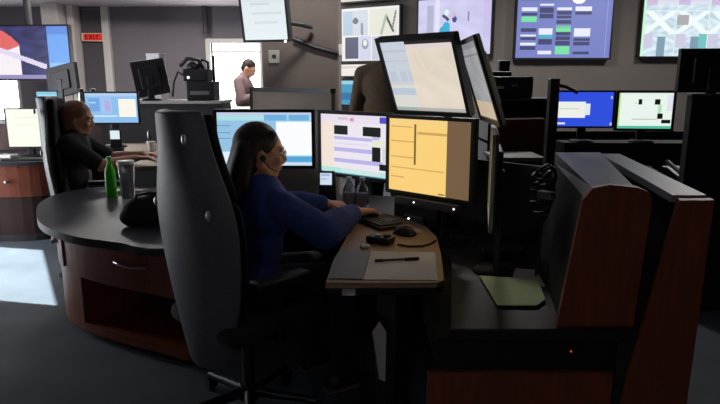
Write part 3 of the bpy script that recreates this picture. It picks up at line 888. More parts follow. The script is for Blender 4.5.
# monitors on the right, turned towards the woman (almost edge-on to us)
gd = painter(lambda u, v: tuple(x * (0.9 + 0.2 * noise2(u, v, 0.5)) for x in rgb(150, 152, 156)[:3]),
             [('r', 0, 0, 1, 0.08, rgb(130, 132, 138)), ('r', 0, 0.16, 0.9, 0.18, rgb(120, 122, 128)), ('r', 0, 0.78, 1, 1, rgb(196, 178, 152))])
c, yw, w = place_mon((0.462, 2.58), (0.450, 2.15))
um = monitor('upper_monitor', 'upper monitor turned away with a dull grey screen, right of the map', 'monitor', (c.x, c.y, WZ), yw, 0.735, w - 0.036, 0.300, gd,
             tilt=R(19), stand=None, res=(30, 40), depth=0.020, case='palebezel')
MB().tube([um.matrix_basis.inverted() @ V(p) for p in ((0.468, 2.36, 1.48), (0.52, 2.40, 1.48), (0.50, 2.66, 1.48), (0.375, 2.74, 1.48))], 0.014).build('support_arm', M['steeldark'], um)
c, yw, w = place_mon((0.548, 2.50), (0.456, 2.04))
monitor('computer_monitor', 'lower monitor seen edge-on with a pale rim, right of yellow one', 'monitor', (c.x, c.y, WZ), yw, 0.385, w - 0.036, 0.31,
        painter(rgb(170, 160, 130), [('r', 0, 0, 1, 0.1, rgb(120, 120, 130))]), res=(30, 30), depth=0.018, stand_r=0.075, rim='palebezel')

# ------------------------------------------------------------------ things on the keyboard table
TZ = 0.8205
kb = thing('keyboard', 'black computer keyboard under the hands of the woman in navy', 'keyboard', (0.06, 2.775, TZ), R(-60))
MB().box((-0.18, -0.07, 0), (0.18, 0.07, 0.018), None, 0.005).build('case', M['black'], kb)
ks = []
for r_ in range(5):
    for q in range(15):
        k_ = MB().box((-0.17 + q * 0.0228, -0.062 + r_ * 0.0245, 0.018), (-0.17 + q * 0.0228 + 0.019, -0.062 + r_ * 0.0245 + 0.0205, 0.026), None, 0.002, 1).build('key', M['dkgrey'], kb)
ms = thing('computer_mouse', 'brown topped black mouse on the wooden table beside the keyboard', 'mouse', (0.195, 2.535, TZ + 0.001), R(-40))
MB().sphere((0, 0, 0.006), (0.055, 0.034, 0.034)).box((-0.05, -0.03, 0), (0.05, 0.03, 0.008), None, 0.003).organic('shell', M['black'], ms, 0.004, 2)
MB().sphere((0.008, 0, 0.016), (0.036, 0.026, 0.031)).build('palm_rest', M['brown'], ms, 180)
hx = thing('headset_control', 'black headset control box with light button next to white paper', 'control box', (0.085, 2.40, TZ), R(-28))
MB().box((-0.055, -0.035, 0), (0.055, 0.035, 0.03), None, 0.010).build('case', M['black'], hx)
MB().cone((-0.01, -0.004, 0.029), (-0.01, -0.004, 0.035), 0.013).build('button', M['palegrey'], hx, 40)
MB().cone((0.03, 0.0, 0.029), (0.03, 0.0, 0.04), 0.016).build('volume_knob', M['dkgrey'], hx, 40)
tag(MB().tube([(0.155, 2.36, TZ + 0.004), (0.20, 2.33, TZ + 0.004), (0.25, 2.335, TZ + 0.004), (0.29, 2.37, TZ + 0.004), (0.315, 2.42, TZ + 0.004)], 0.004).build('table_cable', M['black'], None, 180),
    'thin black cable curving across the wooden table beside the paper', 'cable')
sc_ = MB()
sc_.sphere((0, 0, 0.008), (0.024, 0.015, 0.010), None, 7)
o = sc_.build('paper_scrap', M['white'])
tag(at(o, (0.02, 2.315, TZ)), 'small crumpled white scrap at the edge of the paper sheet', 'paper scrap')
pp = MB().prism([(0.012, 1.925), (0.262, 1.92), (0.292, 2.25), (0.045, 2.27)], TZ, TZ + 0.002).build('paper_sheet', M['paper'])
tag(pp, 'white paper sheet with a pen on the wooden table', 'paper')
tag(MB().prism([(-0.105, 1.935), (0.008, 1.93), (0.04, 2.27), (-0.08, 2.29)], TZ, TZ + 0.003).build('desk_mat', M['midgrey']),
    'grey mat left of the white paper on wooden table', 'mat')
pn = thing('pen', 'black pen lying on the white paper sheet', 'pen', (0.145, 2.135, TZ + 0.0085), R(10))
MB().cone((-0.07, 0, 0), (0.03, 0, 0), 0.0045).cone((-0.085, 0, 0), (-0.07, 0, 0), 0.001, 0.0045).build('barrel', M['dkgrey'], pn, 40)
MB().cone((0.022, 0, 0), (0.075, 0, 0), 0.0062).build('cap', M['black'], pn, 40)
MB().box((-0.092, -0.004, -0.0055), (-0.06, 0.004, 0.0055), None, 0.003).build('grip', M['black'], pn)

# things behind the hands
def water_bottle(x, y, label):
    t = thing('water_bottle', label, 'bottle', (x, y, 0.8205), 0, 'clear water bottles beneath the white form monitor')
    MB().lathe([(0.028, 0), (0.032, 0.006), (0.032, 0.11), (0.030, 0.12), (0.016, 0.145), (0.0125, 0.150), (0.0125, 0.16)]).build('bottle_body', M['clear'], t, 60)
    MB().lathe([(0.0328, 0.04), (0.0328, 0.095)]).build('paper_label', M['greylabel'], t, 60)
    MB().lathe([(0.0148, 0.158), (0.0148, 0.172), (0.012, 0.175)]).build('cap', M['palegrey'], t, 60)
water_bottle(-0.056, 3.03, 'left of the two clear water bottles behind the hands')
water_bottle(0.012, 3.015, 'right of the two clear water bottles behind the hands')
ph = thing('desk_phone', 'black desk phone with small lit screen below the white form monitor', 'phone', (-0.172, 3.02, 0.8205), R(-5))
MB().box((-0.06, -0.045, 0), (0.06, 0.05, 0.035), None, 0.01).hexa([(-0.05, 0.015, 0.03), (0.05, 0.015, 0.03), (0.05, 0.048, 0.03), (-0.05, 0.048, 0.03), (-0.042, 0.0, 0.205), (0.042, 0.0, 0.205), (0.042, 0.02, 0.205), (-0.042, 0.02, 0.205)]).organic('phone_body', M['black'], ph, 0.006, 1)
picture('screen', 0.060, 0.060, painter(rgb(205, 220, 238), [('r', 0.1, 0.12, 0.8, 0.25, rgb(160, 180, 215)), ('r', 0.1, 0.45, 0.6, 0.55, rgb(175, 195, 222))]), ph, Matrix.Translation((0, -0.010, 0.167)) @ Matrix.Rotation(R(-6), 4, 'X'), 12, 12)
kp_ = MB().box((-0.045, -0.06, 0.0), (0.045, -0.043, 0.02), None, 0.004).build('keypad', M['dkgrey'], ph)
dk = thing('docking_unit', 'small black box with white light under the yellow monitor', 'box', (0.30, 3.02, WZ), R(-43))
MB().box((-0.07, -0.04, 0), (0.07, 0.04, 0.06), None, 0.008).build('case', M['black'], dk)
MB().sphere((-0.03, -0.041, 0.04), 0.006).build('indicator_light', M['led'], dk)

# ------------------------------------------------------------------ things on the side worktop
tag(MB().prism([(0.455, 1.88), (0.585, 1.875), (0.63, 1.93), (0.665, 2.14), (0.455, 2.185)], WZ + 0.004, WZ + 0.010, 0.002).build('green_folder', M['greenpaper']),
    'pale green folder lying on the black side worktop', 'folder')
tag(MB().prism([(0.56, 2.12), (0.675, 2.08), (0.695, 2.27), (0.62, 2.29)], WZ, WZ + 0.004).build('loose_paper', M['paper']),
    'white loose paper tucked at the back edge of the green folder', 'paper')
tag(MB().box((-0.09, -0.05, 0), (0.09, 0.05, 0.045), None, 0.004).build('ring_binder', M['black']), 'low black binder behind the green folder', 'binder').location = (0.60, 2.45, WZ)
cb = thing('cable_tangle', 'tangle of black cables hanging at the riser beside the green folder', 'cables', (0, 0, 0))
for k in range(4):
    pts = []
    for q in range(14):
        a = q / 13
        pts.append((0.655 + 0.05 * a + 0.035 * math.sin(a * 9 + k), 2.16 + 0.10 * a + 0.05 * math.cos(a * 7 + k * 2), 1.16 - 0.32 * abs(a - 0.35) ** 1.2 + 0.03 * math.sin(a * 11 + k)))
    MB().tube(pts, 0.006).build('cable', M['black'], cb, 180)
MB().box((-0.02, -0.03, -0.015), (0.02, 0.03, 0.015), Matrix.Translation((0.67, 2.12, 1.075)) @ Matrix.Rotation(R(40), 4, 'Z'), 0.006).build('plug', M['midgrey'], cb)
MB().cone((0.675, 2.2, Z0 + 0.002), (0.70, 2.22, 1.10), 0.006).build('cable', M['black'], cb, 40)
po = thing('upright_post', 'thick black upright post left of the blue screen monitor', 'post', (0.91, 2.87, WZ))
MB().box((-0.023, -0.02, 0), (0.023, 0.02, 0.745), None, 0.004).build('column', M['black'], po)
MB().box((-0.06, -0.06, 0), (0.06, 0.06, 0.012), None, 0.003).build('base_plate', M['black'], po)
MB().tube([(0.023, 0, 0.715), (0.07, 0.01, 0.705), (0.12, 0.02, 0.68)], 0.008).build('side_arm', M['steeldark'], po)

# ------------------------------------------------------------------ right background
bc = thing('back_console', 'long black console carrying the blue and white monitors at right', 'console', (0, 0, 0))
MB().box((1.66, 4.35, 0.70), (3.6, 5.15, 0.74), None, 0.006).build('worktop', M['lamdark'], bc)
MB().box((1.66, 5.15, 0), (3.6, 5.2, 1.05)).build('back_panel', M['blackmatte'], bc)
MB().box((1.66, 4.85, 0.74), (3.6, 5.14, 0.98), None, 0.006).build('riser', M['blackmatte'], bc)
MB().box((1.7, 4.6, 0), (3.55, 5.14, 0.70)).build('pedestal', M['blackmatte'], bc)
blue_fn = painter(rgb(48, 80, 222), [('r', 0, 0.28, 0.52, 0.74, rgb(236, 240, 232)), ('r', 0.5, 0.34, 0.60, 0.66, rgb(225, 232, 240)), ('r', 0.05, 0.48, 0.40, 0.50, rgb(205, 208, 190)), ('r', 0, 0.88, 0.16, 0.94, rgb(225, 225, 235)), ('r', 0.96, 0.88, 1, 0.97, rgb(200, 205, 240)), ('r', 0.95, 0.1, 0.98, 0.2, rgb(180, 190, 240))])
monitor('computer_monitor', 'monitor with saturated blue screen and white block at right', 'monitor', (1.83, 4.94, 0.981), R(-3), 0.265, 0.45, 0.275, blue_fn, res=(60, 36), stand_r=0.1, bez=0.014)
wfn = painter(rgb(232, 244, 236), [('r', 0, 0, 0.035, 1, rgb(185, 225, 130)), ('r', 0.3, 0.14, 0.74, 0.16, rgb(190, 200, 195)), ('r', 0.30, 0.27, 0.34, 0.29, rgb(190, 200, 195)), ('r', 0.36, 0.18, 0.44, 0.32, bk), ('r', 0.66, 0.18, 0.76, 0.32, bk), ('r', 0.26, 0.54, 0.7, 0.56, rgb(180, 188, 184)),
                                ('r', 0.26, 0.72, 0.74, 0.74, rgb(180, 188, 184)), ('r', 0.74, 0.32, 0.80, 0.58, rgb(176, 226, 186)), ('r', 0.74, 0.58, 0.84, 0.72, bk), ('r', 0.82, 0.76, 0.98, 0.86, bk), ('r', 0.9, 0.05, 1, 0.5, rgb(226, 224, 240)), ('r', 0, 0.93, 1, 1, rgb(84, 190, 160))])
monitor('computer_monitor', 'monitor with white screen, black blocks and green left edge', 'monitor', (2.305, 4.90, 0.981), R(-6), 0.255, 0.42, 0.285, wfn, res=(60, 40), stand_r=0.1, bez=0.02)
tall = thing('tall_partition', 'tall black partition at right edge with thin grey top', 'partition')
MB().box((2.02, 3.70, 0), (3.4, 3.76, 1.385)).build('panel', M['blackmatte'], tall)
MB().box((2.01, 3.69, 1.386), (3.41, 3.77, 1.40)).build('cap', M['midgrey'], tall)
monitor('computer_monitor', 'black monitor seen from behind above the partition at right edge', 'monitor', (2.13, 3.73, 1.401), R(176), 0.135, 0.36, 0.225, None, res=(4, 4), stand_r=0.03, depth=0.03)
for k, (x, y) in enumerate(((1.88, 4.50), (2.16, 4.5), (2.44, 4.5))):
    t = thing('desk_telephone', ('dark desk telephone on the long console below the blue screen', 'dark desk telephone on the console between blue and white screens', 'dark desk telephone on the console below the white screen')[k],
              'telephone', (x, y, 0.741), R(8), 'dark telephones on the long console')
    MB().hexa([(-0.1, -0.09, 0), (0.1, -0.09, 0), (0.1, 0.1, 0), (-0.1, 0.1, 0), (-0.1, -0.09, 0.03), (0.1, -0.09, 0.03), (0.1, 0.1, 0.09), (-0.1, 0.1, 0.09)]).build('phone_body', M['black'], t)
    MB().chain([((-0.07, -0.08, 0.07), 0.022), ((-0.07, 0.0, 0.095), 0.016), ((-0.07, 0.08, 0.12), 0.022)]).organic('handset', M['dkgrey'], t, 0.006, 2)
    MB().box((0.0, -0.05, 0.045), (0.08, 0.03, 0.072), Matrix.Rotation(0, 4, 'X'), 0.003).build('keypad', M['midgrey'], t)

# shelf unit with printer, in the middle background
su = thing('shelf_unit', 'dark open shelf unit under the black printer', 'shelf')
for z in (0.05, 0.5, 0.98, 1.315):
    MB().box((1.02, 4.8, z), (1.57, 5.25, z + 0.022)).build('shelf_board', M['dkgrey'] if z > 1.2 else M['black'], su)
for x in (1.02, 1.55):
    MB().box((x, 4.8, 0), (x + 0.02, 5.25, 1.315)).build('side_panel', M['black'], su)
MB().box((1.02, 5.25, 0), (1.57, 5.27, 1.315)).build('back_panel', M['black'], su)
pt = thing('printer', 'black printer on the shelf unit, right of the grey upper monitor', 'printer', (1.20, 5.02, 1.3375))
MB().box((-0.20, -0.18, 0), (0.175, 0.17, 0.17), None, 0.015).build('body', M['black'], pt)
MB().box((-0.20, -0.10, 0.17), (0.02, 0.12, 0.21), None, 0.01).build('lid', M['black'], pt)
MB().box((-0.06, 0.02, 0.17), (0.03, 0.12, 0.30), None, 0.008).build('paper_feeder', M['black'], pt)
MB().box((-0.17, -0.19, 0.075), (-0.06, -0.178, 0.095), None, 0.002).build('output_slot', M['palegrey'], pt)
MB().box((0.0, -0.19, 0.09), (0.05, -0.179, 0.11), None, 0.002).build('control_panel', M['midgrey'], pt)
# dark red office chair back near the shelf
rc = thing('visitor_chair', 'dark red padded chair in front of the shelf unit', 'chair', (1.05, 4.45, 0), R(200))
MB().box((-0.21, -0.20, 0.42), (0.21, 0.22, 0.49), None, 0.03).build('seat', M['redcloth'], rc)
MB().box((-0.20, 0.20, 0.62), (0.20, 0.26, 1.22), None, 0.03).build('backrest', M['redcloth'], rc)
MB().box((-0.03, 0.255, 0.46), (0.03, 0.285, 0.8), None, 0.005).build('back_support', M['steeldark'], rc)
for sx in (-1, 1):
    for sy in (-1, 1):
        MB().cone((sx * 0.18, sy * 0.17, 0.43), (sx * 0.2, sy * 0.2, 0.0), 0.014, 0.012).build('leg', M['steeldark'], rc, 40)
ds = thing('side_table', 'dark table with pale grey edge in front of dark red chair', 'table', (1.05, 3.85, 0))
MB().box((-0.22, -0.16, 0.985), (0.10, 0.16, 1.01), None, 0.004).build('tabletop', M['midgrey'], ds)
MB().box((-0.20, -0.14, 0.0), (0.08, 0.14, 0.985)).build('cabinet_body', M['blackmatte'], ds)

# ------------------------------------------------------------------ chairs
def office_chair(label, loc, yaw, tall_=True, lean=R(4.5), group=None):
    """faces local +x; big contoured back with headrest"""
    t = thing('office_chair', label, 'chair', loc, yaw, group)
    # back shell: contour grid
    zs = [0.30, 0.38, 0.50, 0.62, 0.76, 0.90, 1.03, 1.14, 1.24, 1.32, 1.355, 1.37]
    hw = [0.10, 0.155, 0.205, 0.25, 0.285, 0.30, 0.28, 0.218, 0.172, 0.156, 0.145, 0.125]
    def grid(xo, dz0, dz1, wscale, thick, name, m, zsel, hwsel, bulge=0.05):
        b_ = MB()
        nu = 15
        fr, bk_ = [], []
        for z, h in zip(zsel, hwsel):
            rf, rb = [], []
            for k in range(nu):
                s = k / (nu - 1) * 2 - 1
                e = 1 - abs(s) ** 4
                y = h * wscale * s
                x = -0.235 - (z - 0.5) * math.tan(lean) + bulge * s * s + xo
                rf.append(b_.bm.verts.new((x + thick * 0.5 * e + 0.004, y, z)))
                rb.append(b_.bm.verts.new((x - thick * 0.5 * e - 0.004, y, z)))
            fr.append(rf); bk_.append(rb)
        n = len(zsel)
        for i in range(n - 1):
            for k in range(nu - 1):
                b_.bm.faces.new((fr[i][k], fr[i][k + 1], fr[i + 1][k + 1], fr[i + 1][k]))
                b_.bm.faces.new((bk_[i][k + 1], bk_[i][k], bk_[i + 1][k], bk_[i + 1][k + 1]))
            for k in (0, nu - 1):
                b_.bm.faces.new((fr[i][k], fr[i + 1][k], bk_[i + 1][k], bk_[i][k]))
        for i in (0, n - 1):
            for k in range(nu - 1):
                b_.bm.faces.new((fr[i][k], fr[i][k + 1], bk_[i][k + 1], bk_[i][k]))
        ob = b_.build(name, m, t, 180)
        sd = ob.modifiers.new('soft', 'SUBSURF'); sd.levels = 1; sd.render_levels = 2
        return ob
    grid(0, 0, 0, 1.0, 0.075, 'back_shell', M['leather'], zs, hw)
    grid(0.055, 0, 0, 0.86, 0.07, 'back_cushion', M['chairdark'], zs[1:7], hw[1:7])
    grid(0.05, 0, 0, 0.9, 0.07, 'headrest', M['chairdark'], zs[6:11], hw[6:11])
    for (y, z) in ((0.13, 1.27), (0.20, 0.99), (-0.13, 1.27), (-0.20, 0.99)):
        x = -0.235 - (z - 0.5) * math.tan(lean) + 0.05 * (y / 0.24) ** 2 - 0.045
        MB().sphere((x, y, z), (0.008, 0.014, 0.02)).build('bolt', M['chrome'], t, 180)
    MB().box((-0.24, -0.25, 0.44), (0.27, 0.25, 0.53), None, 0.04, 3).build('seat', M['chairdark'], t, 60)
    MB().box((-0.17, -0.12, 0.38), (0.15, 0.12, 0.44), None, 0.01).build('mechanism', M['black'], t)
    MB().tube([(-0.12, 0, 0.40), (-0.18, 0, 0.40), (-0.21, 0, 0.45), (-0.222, 0, 0.52)], 0.022).build('back_support', M['black'], t)
    for s in (-1, 1):
        ar = MB().box((-0.15, s * 0.27 - 0.04, 0.68), (0.12, s * 0.27 + 0.04, 0.715), None, 0.014, 3).build('armrest', M['black'], t, 60)
        MB().tube([(-0.02, s * 0.20, 0.42), (-0.02, s * 0.27, 0.44), (-0.02, s * 0.27, 0.69)], 0.02).build('armrest_post', M['black'], t)
    MB().cone((0, 0, 0.10), (0, 0, 0.38), 0.028).build('gas_column', M['steeldark'], t, 40)
    MB().cone((0, 0, 0.075), (0, 0, 0.14), 0.05, 0.04).build('hub', M['black'], t, 40)
    for k in range(5):
        a = 2 * PI * k / 5 + 0.35
        d = V((math.cos(a), math.sin(a), 0))
        MB().cone(d * 0.03 + V((0, 0, 0.105)), d * 0.31 + V((0, 0, 0.075)), 0.026, 0.017).build('base_leg', M['black'], t, 40)
        q = V((-d.y, d.x, 0))
        MB().cone(d * 0.315 - q * 0.022 + V((0, 0, 0.03)), d * 0.315 + q * 0.022 + V((0, 0, 0.03)), 0.029).build('caster', M['dkgrey'], t, 40)
    return t

YAW = math.atan2(0.62, 0.78)
Fv = V((math.cos(YAW), math.sin(YAW), 0)); Lv = V((-Fv.y, Fv.x, 0))
office_chair('large dark grey high-back office chair under the woman in navy', (-0.50, 2.49, 0), YAW + R(7))
office_chair('black high-back office chair under the woman in black at left', (-1.93, 4.33, 0), R(10))

# ------------------------------------------------------------------ people
# woman in navy, typing
pel = V((-0.49, 2.56, 0.62))
neck = V((-0.435, 2.605, 1.025))
shR = V((-0.320, 2.475, 0.952)); shL = V((-0.545, 2.735, 0.955))
J = dict(yaw=YAW, lean=R(6), pelvis=pel, neck=neck, shR=shR, shL=shL,
         elR=(-0.150, 2.475, 0.845), wrR=(-0.02, 2.735, 0.880), elL=(-0.37, 2.86, 0.875), wrL=(-0.165, 2.885, 0.884),
         hipR=pel - Lv * 0.09 + V((0, 0, -0.03)), hipL=pel + Lv * 0.09 + V((0, 0, -0.03)),
         knR=pel - Lv * 0.11 + Fv * 0.42 + V((0, 0, -0.055)), knL=pel + Lv * 0.12 + Fv * 0.42 + V((0, 0, -0.055)),
         anR=pel - Lv * 0.13 + Fv * 0.40 + V((0, 0, -0.535)), anL=pel + Lv * 0.13 + Fv * 0.42 + V((0, 0, -0.535)),
         toR=pel - Lv * 0.14 + Fv * 0.53 + V((0, 0, -0.622)), toL=pel + Lv * 0.14 + Fv * 0.55 + V((0, 0, -0.622)))
hm = Matrix.Translation((-0.430, 2.605, 1.185)) @ basis(R(17), R(6))
def long_hair(b, m):
    b.sphere((-0.024, 0, 0.020), (0.103, 0.086, 0.100), m, 24)
    b.sphere((-0.055, 0, -0.03), (0.078, 0.082, 0.10), m, 20)
    for y in (-0.06, -0.03, 0.0, 0.03, 0.06):
        b.chain([((-0.075, y * 0.9, 0.0), 0.045), ((-0.100, y * 1.1, -0.10), 0.042), ((-0.112, y * 1.25, -0.19), 0.036), ((-0.118, y * 1.2, -0.25), 0.02)], m)
    for s in (-1, 1):
        b.chain([((0.035, s * 0.056, 0.068), 0.020), ((-0.035, s * 0.072, 0.03), 0.022), ((-0.07, s * 0.074, -0.06), 0.026), ((-0.075, s * 0.085, -0.16), 0.024)], m)
ro = (-0.49, 2.56, 0)
hd1 = (V((-0.02, 2.735, 0.880)), (0.80, 0.62, -0.10), (0, 0, 1), (-0.62, 0.80, -0.1), 0.30)
hd2 = (V((-0.165, 2.885, 0.884)), (0.95, 0.25, -0.12), (0, 0, 1), (0.25, -0.95, -0.1), 0.30)
w1, hw1 = person('seated woman in a navy sweater typing, long dark hair, glasses and headset', ro, J, hm, long_hair, M['navy'], 0.006, (hd1, hd2), chest_w=1.0, loose=0.012)
# glasses + headset on her head
g = MB()
for s in (-1, 1):
    ring = [hw1 @ V((0.100, s * 0.033 + 0.023 * math.cos(a), -0.012 + 0.017 * math.sin(a))) for a in [k * 2 * PI / 14 for k in range(15)]]
    g.tube(ring, 0.0022, 6, False)
    g.tube([hw1 @ V((0.098, s * 0.055, -0.008)), hw1 @ V((0.05, s * 0.076, -0.008)), hw1 @ V((-0.01, s * 0.082, -0.012))], 0.0022, 6)
g.tube([hw1 @ V((0.102, -0.010, -0.008)), hw1 @ V((0.106, 0, -0.004)), hw1 @ V((0.102, 0.010, -0.008))], 0.0022, 6)
g.build('glasses', M['palegrey'], w1, 180)
h_ = MB().sphere((0, 0, 0), (0.013, 0.009, 0.015), hw1 @ Matrix.Translation((-0.002, -0.088, -0.030))).build('headset_earpiece', M['black'], w1, 180)
MB().tube([hw1 @ V(p) for p in ((-0.004, -0.094, -0.035), (0.03, -0.088, -0.07), (0.07, -0.062, -0.088))], 0.0028, 6).build('headset_microphone', M['black'], w1, 180)

# woman in black at left
Y2 = R(12)
F2 = V((math.cos(Y2), math.sin(Y2), 0)); L2 = V((-F2.y, F2.x, 0))
pel2 = V((-2.12, 4.30, 0.63)); nk2 = V((-2.06, 4.33, 1.09))
J2 = dict(yaw=Y2, lean=R(4), pelvis=pel2, neck=nk2, shR=nk2 - L2 * 0.165 + V((0, 0, -0.055)), shL=nk2 + L2 * 0.165 + V((0, 0, -0.055)),
          elR=nk2 - L2 * 0.20 + F2 * 0.20 + V((0, 0, -0.20)), wrR=nk2 - L2 * 0.10 + F2 * 0.43 + V((0, 0, -0.165)),
          elL=nk2 + L2 * 0.20 + F2 * 0.20 + V((0, 0, -0.19)), wrL=nk2 + L2 * 0.06 + F2 * 0.46 + V((0, 0, -0.155)),
          hipR=pel2 - L2 * 0.09 - V((0, 0, .03)), hipL=pel2 + L2 * 0.09 - V((0, 0, .03)),
          knR=pel2 - L2 * 0.11 + F2 * 0.42 - V((0, 0, .06)), knL=pel2 + L2 * 0.11 + F2 * 0.42 - V((0, 0, .06)),
          anR=pel2 - L2 * 0.11 + F2 * 0.40 - V((0, 0, .53)), anL=pel2 + L2 * 0.11 + F2 * 0.40 - V((0, 0, .53)),
          toR=pel2 - L2 * 0.12 + F2 * 0.53 - V((0, 0, .617)), toL=pel2 + L2 * 0.12 + F2 * 0.53 - V((0, 0, .617)))
def bob_hair(b, m):
    b.sphere((-0.022, 0, 0.018), (0.104, 0.084, 0.098), m, 20)
    b.sphere((-0.05, 0, -0.03), (0.076, 0.08, 0.09), m, 18)
    b.sphere((-0.115, 0, -0.02), (0.042, 0.042, 0.042), m, 14)
    for s in (-1, 1):
        b.chain([((0.030, s * 0.052, 0.068), 0.018), ((-0.012, s * 0.074, 0.03), 0.020), ((-0.03, s * 0.076, -0.05), 0.022), ((-0.055, s * 0.066, -0.10), 0.020)], m)
w2, hw2 = person('seated woman in black with tied brown hair at the left desk', (-2.12, 4.30, 0), J2, Matrix.Translation((-2.02, 4.345, 1.222)) @ basis(R(8), R(10)), bob_hair, M['blackcloth'], 0.008,
                 ((V(J2['wrR']), F2 + L2 * 0.1, (0, 0, 1), L2, 0.25), (V(J2['wrL']), F2 - L2 * 0.35, (0, 0, 1), -L2, 0.25)), hair_mat='hairbrown', sleeve=0.85)

# man standing behind the monitors, olive shirt, back turned
px, py = 0.21, 4.70
Y3 = R(70)
F3 = V((math.cos(Y3), math.sin(Y3), 0)); L3 = V((-F3.y, F3.x, 0))
def standing(px, py, yaw, H, arms):
    F = V((math.cos(yaw), math.sin(yaw), 0)); L = V((-F.y, F.x, 0))
    k = H / 1.75
    b0 = V((px, py, 0))
    d = dict(yaw=yaw, lean=0.0, pelvis=b0 + V((0, 0, 0.95 * k)), neck=b0 + V((0, 0, 1.50 * k)) + F * 0.01)
    for s, sg in (('R', -1), ('L', 1)):
        d['sh' + s] = b0 + L * sg * 0.185 * k + V((0, 0, 1.415 * k))
        d['hip' + s] = b0 + L * sg * 0.09 * k + V((0, 0, 0.90 * k))
        d['kn' + s] = b0 + L * sg * 0.10 * k + F * 0.02 + V((0, 0, 0.49 * k))
        d['an' + s] = b0 + L * sg * 0.11 * k - F * 0.02 + V((0, 0, 0.09))
        d['to' + s] = b0 + L * sg * 0.125 * k + F * 0.12 + V((0, 0, 0.013))
        e, w = arms[s]
        d['el' + s] = d['sh' + s] + F * e[0] + L * sg * e[1] + V((0, 0, e[2]))
        d['wr' + s] = d['el' + s] + F * w[0] + L * sg * w[1] + V((0, 0, w[2]))
    return d, F, L
J3, F3, L3 = standing(px, py, Y3, 1.88, {'R': ((0.03, 0.06, -0.30), (0.10, 0.0, -0.25)), 'L': ((0.02, 0.07, -0.30), (0.14, -0.03, -0.23))})
def short_hair(b, m):
    b.sphere((-0.020, 0, 0.022), (0.098, 0.081, 0.092), m, 20)
    b.sphere((-0.05, 0, -0.02), (0.062, 0.074, 0.075), m, 16)
w3, _ = person('standing man in olive-brown shirt behind the map monitor, back turned', (px, py, 0), J3, Matrix.Translation((px + 0.075, py + 0.13, 1.66)) @ basis(R(60), R(38)), short_hair, M['olive'], 0.010,
               ((V(J3['wrR']), F3 * 0.2 - V((0, 0, 1)), -L3, F3, 0.25), (V(J3['wrL']), F3 * 0.2 - V((0, 0, 1)), L3, F3, 0.25)), hair_mat='hairdark', sleeve=0.95, chest_w=1.25, head_s=1.02)

# man in the bright doorway, looking down at a white tablet
dx, dy = -1.73, 9.0
J4, F4, L4 = standing(dx, dy, R(-8), 1.80, {'R': ((0.08, 0.06, -0.26), (0.24, -0.10, 0.08)), 'L': ((0.12, 0.02, -0.25), (0.22, -0.06, 0.08))})
w4, _ = person('standing man silhouetted in the bright doorway looking down', (dx, dy, 0), J4, Matrix.Translation((dx + 0.11, dy, 1.655)) @ basis(R(-5), R(32)), short_hair, M['greycloth'], 0.010,
               ((V(J4['wrR']), F4 + L4 * 0.1, (0, 0, 1), L4, 0.5), (V(J4['wrL']), F4 - L4 * 0.1, (0, 0, 1), -L4, 0.5)), sleeve=1.0, chest_w=1.12, head_s=1.08)
tb = thing('tablet', 'white tablet held by the man in the bright doorway', 'tablet', V(J4['wrR']).lerp(V(J4['wrL']), 0.5) + F4 * 0.11 + V((0, 0, 0.03)), R(-8))
tm = Matrix.Rotation(R(-38), 4, 'Y')
MB().box((-0.02, -0.12, -0.004), (0.22, 0.12, 0.004), tm, 0.003).build('casing', M['dkgrey'], tb)
MB().box((-0.01, -0.11, 0.0042), (0.21, 0.11, 0.006), tm).build('screen', mat('tablet_screen', rgb(230, 230, 235), 0.4, emit=(0.9, 0.92, 0.95, 1), estr=0.8), tb)

# ------------------------------------------------------------------ things on the rounded worktop end
gb = thing('green_bottle', 'green plastic bottle standing on the rounded worktop end', 'bottle', (-1.60, 3.80, WZ))
MB().lathe([(0.030, 0), (0.034, 0.006), (0.034, 0.15), (0.032, 0.17), (0.015, 0.215), (0.0125, 0.225), (0.0125, 0.24)]).build('bottle_body', M['glassgreen'], gb, 60)
MB().lathe([(0.0348, 0.06), (0.0348, 0.125)]).build('paper_label', mat('green_label', rgb(80, 190, 60), 0.5), gb, 60)
MB().lathe([(0.0150, 0.238), (0.0150, 0.258), (0.013, 0.262)]).build('cap', mat('green_cap', rgb(60, 170, 50), 0.4), gb, 60)
gt = thing('tumbler', 'tall clear tumbler with white lid beside the green bottle', 'tumbler', (-1.48, 3.76, WZ))
MB().lathe([(0.036, 0), (0.040, 0.01), (0.052, 0.22)]).build('cup', mat('smoked_plastic', rgb(190, 192, 200), 0.15, trans=0.7, ior=1.3, var=0.02), gt, 60)
MB().lathe([(0.055, 0.221), (0.055, 0.236), (0.05, 0.240)]).build('lid', M['white'], gt, 60)
bg = thing('handbag', 'soft black bag slumped on the rounded worktop behind the near chair', 'bag', (-1.11, 3.05, WZ + 0.001), R(15))
b = MB()
b.sphere((0, 0, 0.075), (0.12, 0.08, 0.074)).sphere((0.05, 0.02, 0.10), (0.08, 0.065, 0.065)).sphere((-0.075, -0.02, 0.048), (0.06, 0.06, 0.046)).box((-0.10, -0.06, 0.003), (0.10, 0.06, 0.05), None, 0.01)
b.organic('bag_body', M['blackcloth'], bg, 0.009, 4)
MB().tube([(-0.05, 0.0, 0.13), (-0.04, -0.05, 0.165), (0.02, -0.06, 0.175), (0.06, -0.04, 0.17), (0.08, 0.0, 0.15)], 0.009).build('strap', M['black'], bg, 180)

